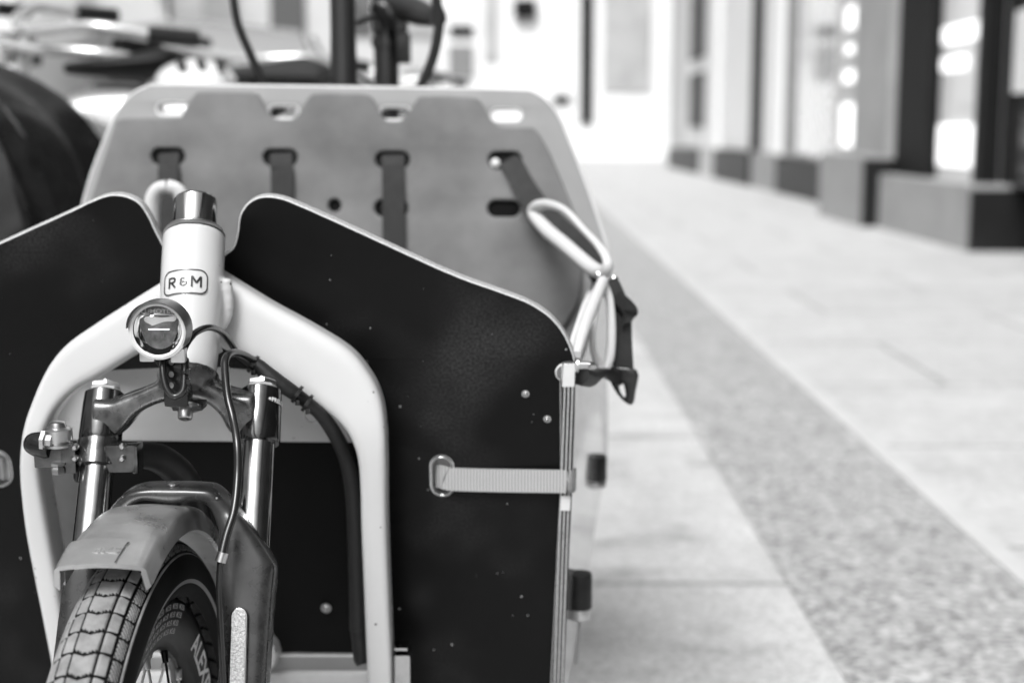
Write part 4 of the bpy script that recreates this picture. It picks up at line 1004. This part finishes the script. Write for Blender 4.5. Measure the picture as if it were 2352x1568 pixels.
k = MB(); k.tube([PY(890, 5, 2.2), PY(920, 15, 2.19), PY(960, 28, 2.16), PY(1000, 40, 2.1)], [.016, .022, .022, .014], 18, flat=.8); k.build('handlebar', M('black bar', .03, rough=.3, spec=.6), bike)
k = MB(); k.tube([PY(535, -60, 2.0), PY(537, 0, 2.0), PY(548, 60, 2.0), PY(575, 125, 2.0), PY(610, 200, 2.0), PY(650, 260, 2.0)], .0060, 14); k.build('control_cable', m_rubber, bike)
k = MB(); k.tube([PY(995, -60, 2.0), PY(1002, 0, 2.0), PY(1008, 40, 2.0), PY(1006, 80, 2.0), PY(992, 140, 2.0), PY(962, 205, 2.0), PY(930, 250, 2.0)], .0072, 14); k.tube([PY(1010, 20, 2.0), PY(1018, 42, 2.0), PY(1008, 62, 2.0)], .005, 10); k.build('control_cable', m_rubber, bike)
k = MB(); k.tube([PY(820, 55, 2.1), PY(840, 45, 2.1), PY(862, 38, 2.12)], .004, 8); k.build('mast_cable', m_rubber, bike)
k = MB(); k.tube([PY(700, 230, 2.04), PY(740, 190, 2.04), PY(790, 165, 2.04), PY(850, 188, 2.08), PY(880, 215, 2.1)], .0016, 8); k.build('thin_wire', m_rubber, bike)
# box left side and floor so the box is whole
k = MB()
A = FP.w(-415, 1000); B = PY(120, 560, 1.86)
A2 = FP.w(-360, 1880); B2 = PY(210, 1400, 1.86)
k.add([A, B, B2, A2, A + Vector((.0115, 0, 0)), B + Vector((.0115, 0, 0)), B2 + Vector((.0115, 0, 0)), A2 + Vector((.0115, 0, 0))], [(0, 1, 2, 3), (4, 7, 6, 5), (0, 4, 5, 1), (1, 5, 6, 2), (3, 2, 6, 7), (0, 3, 7, 4)]); k.build('side_panel', [m_black], bike, smooth=False)
k = MB(); k.box((-.26, 1.60, .41), (.52, .44, .012)); k.build('box_floor', m_blackflat, bike, smooth=False)
# rest of the bicycle: down tube, rear wheel
k = MB(); k.tube([(-.26, 1.36, .30), (-.24, 1.7, .26), (-.22, 2.1, .28), (-.205, 2.35, .30)], .024, 16); k.tube([(-.212, 2.22, .30), (-.212, 2.22, .80)], .019, 14, smooth=1); k.build('main_tube', m_frame, bike)
RH = Vector((-.16, 2.85, .33)); k = MB(); tt = []
for i in range(49):
    a = 2 * math.pi * i / 48; tt.append(RH + Vector((.08 * math.cos(a), .997 * math.cos(a), math.sin(a))) * .30)
k.tube(tt, .025, 12, smooth=1); k.build('rear_wheel', m_rubber, bike)

# ================================================================== STREET THINGS, left and far
mc_dark = M('black car paint', .012, rough=.08, spec=.6, coat=1)
mc_white = M('white car paint', .75, rough=.15, coat=.8)
mc_silver = M('silver car paint', .5, rough=.2, metal=.4, coat=.8)
mc_glass = M('car glass', .02, rough=.03, spec=.9, coat=1)
mc_bright = M('bright trim', .8, rough=.2, metal=.6)
def car(x, y, rz, paint, label, group='cars parked along the road', van=False):
    root = empty('parked_van' if van else 'parked_car', (x, y, 0), rz, label, 'van' if van else 'car', group)
    L_, W_ = (2.45, .95) if van else (2.15, .89)
    if van: prof = [(-2.45, .35, .80), (-2.42, .75, .88), (-2.30, 1.05, .90), (-1.75, 1.25, .90), (-1.25, 1.95, .84), (-.9, 2.08, .82), (2.2, 2.10, .82), (2.40, 1.9, .84), (2.45, .5, .90)]
    else: prof = [(-2.15, .35, .72), (-2.12, .62, .80), (-1.9, .78, .86), (-1.1, .96, .88), (-.9, 1.0, .86), (-.25, 1.40, .68), (.2, 1.46, .66), (.9, 1.42, .66), (1.5, 1.10, .78), (1.95, 1.02, .80), (2.12, .9, .78), (2.15, .4, .76)]
    vs = []; fs = []; lv = []
    # body shell: for each station along the length a rounded section
    S = 11
    P_, _ = spline([Vector((a, b, c)) for a, b, c in prof], .1, 4)
    for p in P_:
        belt = min(p.y, 1.0 if not van else 1.15)
        sec = [(-W_ * .94, .22), (-W_, .55), (-W_ * .98, belt * .88), (-W_ * .93, belt), (-p.z * .98, p.y * .97 if p.y > belt else belt), (0, p.y + .03)]
        sec = sec + [(-a, b) for a, b in sec[:-1][::-1]]
        for a, b in sec: vs.append((a, p.x, b))
    n = len(P_)
    for i in range(n - 1):
        for j in range(S - 1): fs.append((i * S + j, i * S + j + 1, (i + 1) * S + j + 1, (i + 1) * S + j))
    fs.append(tuple(range(S))); fs.append(tuple((n - 1) * S + j for j in range(S)))
    M0 = WM(root)
    body = mesh('body', vs, fs, paint, root, 40, None, M0)
    bm = bmesh.new(); bm.from_mesh(body.data); bmesh.ops.recalc_face_normals(bm, faces=bm.faces); bm.to_mesh(body.data); bm.free()
    # windows: slightly proud panels
    def pane(name, pts, m): 
        k = MB(); c = sum((Vector(p) for p in pts), Vector()) / len(pts); nrm = (Vector(pts[1]) - Vector(pts[0])).cross(Vector(pts[2]) - Vector(pts[0])).normalized()
        if nrm.dot(c - Vector((0, 0, .8))) < 0: nrm = -nrm
        n_ = len(pts); k.add([Vector(p) + nrm * .03 for p in pts] + [Vector(p) + nrm * .005 for p in pts], [tuple(range(n_)), tuple(range(n_, 2 * n_))[::-1]] + [(i, (i + 1) % n_, n_ + (i + 1) % n_, n_ + i) for i in range(n_)])
        o = mesh(name, k.v, k.f, m, root, False, None, M0); return o
    if van: pane('windscreen', [(-.78, -1.72, 1.30), (.78, -1.72, 1.30), (.72, -1.28, 1.90), (-.72, -1.28, 1.90)], mc_glass)
    else:
        pane('windscreen', [(-.72, -.86, 1.06), (.72, -.86, 1.06), (.60, -.28, 1.39), (-.60, -.28, 1.39)], mc_glass)
        for s in (-1, 1): pane('side_window', [(s * .84, -.6, 1.04), (s * .84, 1.15, 1.04), (s * .70, .85, 1.36), (s * .68, -.1, 1.36)], mc_glass)
    for s in (-1, 1):
        k = MB(); k.box((s * .62, -L_ + .02, .66 if not van else .82), (.34, .14, .14), bev=.03); mesh('headlight', k.v, k.f, mc_bright, root, 40, None, M0)
        for yy in (-L_ * .62, L_ * .62):
            k = MB(); k.lathe((s * (W_ - .17), yy, .32), (s, 0, 0), [(0, .32), (.18, .32), (.20, .30), (.20, .2), (.19, .2)], 28)
            wo = mesh('wheel', k.v, k.f, m_rubber, root, 40, None, M0)
            k = MB(); k.lathe((s * (W_ + .015), yy, .32), (s, 0, 0), [(0, .20), (.02, .19), (.01, .05), (.03, .04), (.03, .0)], 20); mesh('hubcap', k.v, k.f, mc_silver, wo, 40, None, M0)
    return root
car(-3.6, 6.6, R(3), mc_silver, 'silver car parked nearest at the left beyond the black covered scooter')
car(-3.4, 16.5, R(2), mc_white, 'white car parked on the road behind the white van')
car(-1.6, 22.5, R(4), mc_silver, 'silver car farthest down the road, small, above the left half of the grey board')
car(-3.3, 9.2, R(183), mc_white, 'plain white van seen from behind at the left', van=True)
car(-2.0, 9.5, R(186), mc_silver, 'silver car seen from behind to the right of the white van')

# parked bicycles
def bicycle(x, y, rz, paint, saddle_m, label, lean=0.0, basket=False, tk=1.0, bag=False):
    root = empty('parked_bicycle', (x, y, 0), rz, label, 'bicycle', 'bicycles parked beside the cargo bicycle')
    root.rotation_euler.y = lean
    M0 = WM(root)
    def B(name, k, m, par=None, s=40): return mesh(name, k.v, k.f, m, par if par is not None else root, s, None, M0)
    for yy in (-.53, .53):
        k = MB(); pts = [Vector((0, yy + .33 * math.cos(2 * math.pi * i / 36), .345 + .33 * math.sin(2 * math.pi * i / 36))) for i in range(37)]
        k.tube(pts, .018, 10, smooth=1); wh = B('wheel', k, m_rubber)
        k = MB(); pts = [Vector((0, yy + .305 * math.cos(2 * math.pi * i / 36), .345 + .305 * math.sin(2 * math.pi * i / 36))) for i in range(37)]
        k.tube(pts, .011, 8, smooth=1)
        for i in range(14):
            a = 2 * math.pi * i / 14; k.tube([Vector((.02 * (-1) ** i, yy, .345)), Vector((0, yy + .30 * math.cos(a), .345 + .30 * math.sin(a)))], .0016, 5, smooth=1)
        B('rim', k, mc_bright, wh)
        k = MB(); pts = [Vector((0, yy + .365 * math.cos(R(a)), .345 + .365 * math.sin(R(a)))) for a in range(15, 186 if yy > 0 else 150, 8)]
        k.tube(pts, .026, 10, smooth=1, flat=.35, up=(0, 0, 1)) if False else k.ribbon(pts, (1, 0, 0), .052, .004, smooth=1); B('mudguard', k, paint)
    k = MB()
    bb = (0, .08, .30); st_ = (0, .26, .82); hd = (0, -.36, .90); hl_ = (0, -.40, .74)
    for a, b, r in ((bb, st_, .016), (hl_, bb, .020), (hd, hl_, .020), (hl_, (0, -.47, .345), .016), ((0, .20, .66), hd, .015), (bb, (0, .53, .345), .012), ((0, .24, .76), (0, .53, .345), .010), (st_, (0, .28, .93), .013), (hd, (0, -.33, 1.03), .013)):
        k.tube([Vector(a), Vector(b)], r * tk, 12, smooth=1)
    B('frame', k, paint)
    if bag:
        k = MB(); k.box((0, .40, .93), (.12, .13, .11), bev=.02); B('saddle_bag', k, m_rubber)
    k = MB(); k.tube([(0, .27, .94), (0, .10, .965)], .02, 8, smooth=1); 
    k.tube([Vector((0, .38, .955)), Vector((0, .30, .965)), Vector((0, .2, .96)), Vector((0, .09, .955))], [.03, .085, .05, .02], 16, flat=1.0, up=(1, 0, 0)); 
    k.v = [Vector((v.x, v.y, .955 + (v.z - .955) * .45)) for v in k.v]; B('saddle', k, saddle_m)
    k = MB(); k.tube([(-.30, -.16, 1.06), (-.26, -.26, 1.07), (-.14, -.33, 1.05), (0, -.34, 1.04), (.14, -.33, 1.05), (.26, -.26, 1.07), (.30, -.16, 1.06)], .012, 10); B('handlebar', k, mc_bright)
    for s in (-1, 1):
        k = MB(); k.tube([(s * .30, -.16, 1.06), (s * .315, -.06, 1.055)], .018, 10, smooth=1); B('grip', k, m_rubber)
    if basket:
        k = MB()
        for z in (.80, .88, .96, 1.04):
            f_ = .14 + (z - .8) * .12; k.tube([(-f_, -.42, z), (f_, -.42, z), (f_, -.66, z), (-f_, -.66, z), (-f_, -.42, z)], .005, 6, smooth=1)
        for i in range(10):
            s = -1 + 2 * i / 9; k.tube([(s * .14, -.66, .80), (s * .17, -.66, 1.04)], .003, 5, smooth=1); k.tube([(s * .14, -.42, .80), (s * .17, -.42, 1.04)], .003, 5, smooth=1)
        k.box((0, -.54, .80), (.28, .24, .01)); B('basket', k, m_steel)
    k = MB(); k.tube([(0, .08, .30), (.09, .08, .30), (.10, .10, .14)], .010, 8, smooth=1); k.tube([(0, .08, .30), (-.09, .08, .30), (-.10, .06, .46)], .010, 8, smooth=1); B('crank', k, mc_bright)
    return root
mb_w = M('white bicycle paint', .78, rough=.25, coat=.5); mb_s = M('silver bicycle paint', .55, rough=.25, metal=.5); mb_b = M('black bicycle paint', .02, rough=.2, coat=.5)
bicycle(-1.10, 3.55, R(-38), mb_w, m_rubber, 'white thick framed bicycle with black bag nearest behind the cargo box', lean=R(14), tk=2.0, bag=True)
bicycle(-.99, 2.85, R(-78), mb_w, m_rubber, 'white bicycle standing broadside directly behind the grey board at left', lean=R(-9), tk=1.7)
bicycle(-1.35, 4.3, R(-70), mb_b, m_rubber, 'black bicycle standing broadside behind the white thick framed one', lean=R(8), tk=1.6)
bicycle(-.82, 3.4, R(-60), mb_s, m_webdk, 'silver bicycle with slim bars between the white ones behind the grey board', lean=R(8), tk=1.3)
bicycle(-.80, 4.6, R(-30), mb_s, m_webdk, 'silver bicycle parked behind the thick framed white one', lean=R(8), tk=1.4)
bicycle(-.62, 5.9, R(-25), mb_w, m_rubber, 'slim white bicycle farther along the row of parked bicycles', lean=R(6))
bicycle(-.55, 7.0, R(-28), mb_b, m_rubber, 'black bicycle parked farthest along the row', lean=R(5))
# white helmet resting on the saddle region of the nearest bicycle
hm = empty('bicycle_helmet', PY(450, 190, 3.0), R(20), 'white bicycle helmet with dark vents just behind the top of the grey board', 'helmet')
M0 = WM(hm); k = MB(); vs_ = []; fs_ = []
for i in range(13):
    for j in range(24):
        a = R(90 * i / 12); b = 2 * math.pi * j / 24; rr = 1 + .05 * math.cos(6 * b) * math.sin(a * 2); vs_.append((.085 * math.sin(a) * math.cos(b) * rr, .12 * math.sin(a) * math.sin(b) * rr, .06 * math.cos(a) - .01))
for i in range(12):
    for j in range(24): fs_.append((i * 24 + j, (i + 1) * 24 + j, (i + 1) * 24 + (j + 1) % 24, i * 24 + (j + 1) % 24))
fs_.append(tuple(12 * 24 + j for j in range(24)))
mesh('shell', vs_, fs_, mb_w, hm, 40, None, M0)
for s_ in (-1, 0, 1):
    k = MB(); k.tube([(s_ * .035, -.10, .018), (s_ * .040, -.085, .034), (s_ * .036, -.05, .047)], [.006, .011, .005], 10, flat=.6); mesh('vent', k.v, k.f, m_rubber, hm, 40, None, M0)

# pannier bag hanging on the nearest bicycle
bagc = PY(312, 142, 3.3); k = MB(); k.box((0, 0, 0), (.105, .12, .095), bev=.018)
pbag = k.build('pannier_bag', M('black canvas', .008, rough=.9, spec=.1, var=.5, vscale=30), None, smooth=50); pbag.location = bagc; pbag.rotation_euler = (R(4), R(9), R(25)); tag(pbag, 'small black bag on the parked bicycles left of the grey board', 'bag')
# scooter under a glossy black cover at the left edge
cvr = empty('covered_scooter', (-1.55, 2.42, 0), R(90), 'low scooter wrapped in a glossy black cover at the left edge', 'scooter'); M0 = WM(cvr)
vs_ = []; fs_ = []; nu, nv = 96, 26
for i in range(nu):
    b = 2 * math.pi * i / nu
    for j in range(nv + 1):
        h = j / nv; z = .99 * math.sin(h * math.pi / 2) ** .75
        fold = 1 + (1.1 - h) * .10 * math.sin(9 * b + 1.3 * h) + (1.1 - h) * .06 * math.sin(21 * b + 4 * h)
        prof = (1 - h ** 6) * (1 - .12 * h)
        cb, sb = math.cos(b), math.sin(b); x = .34 * (abs(cb) ** .6) * (1 if cb > 0 else -1) * prof * fold; y = .85 * (abs(sb) ** .6) * (1 if sb > 0 else -1) * prof * fold
        z2 = z * (1 + .02 * math.sin(5 * b))
        vs_.append((x, y, z2))
for i in range(nu):
    for j in range(nv): a = i * (nv + 1) + j; b_ = ((i + 1) % nu) * (nv + 1) + j; fs_.append((a, b_, b_ + 1, a + 1))
mesh('cover', vs_, fs_, M('glossy black cover', .018, rough=.24, spec=.5, var=.95, vscale=7, bump=.5, bscale=6), cvr, 60, None, M0)
for yy in (-.58, .58):
    k = MB(); k.lathe((-.05, yy, .24), (1, 0, 0), [(0, .15), (.01, .235), (.09, .235), (.10, .15)], 28); mesh('wheel', k.v, k.f, m_rubber, cvr, 40, None, M0)
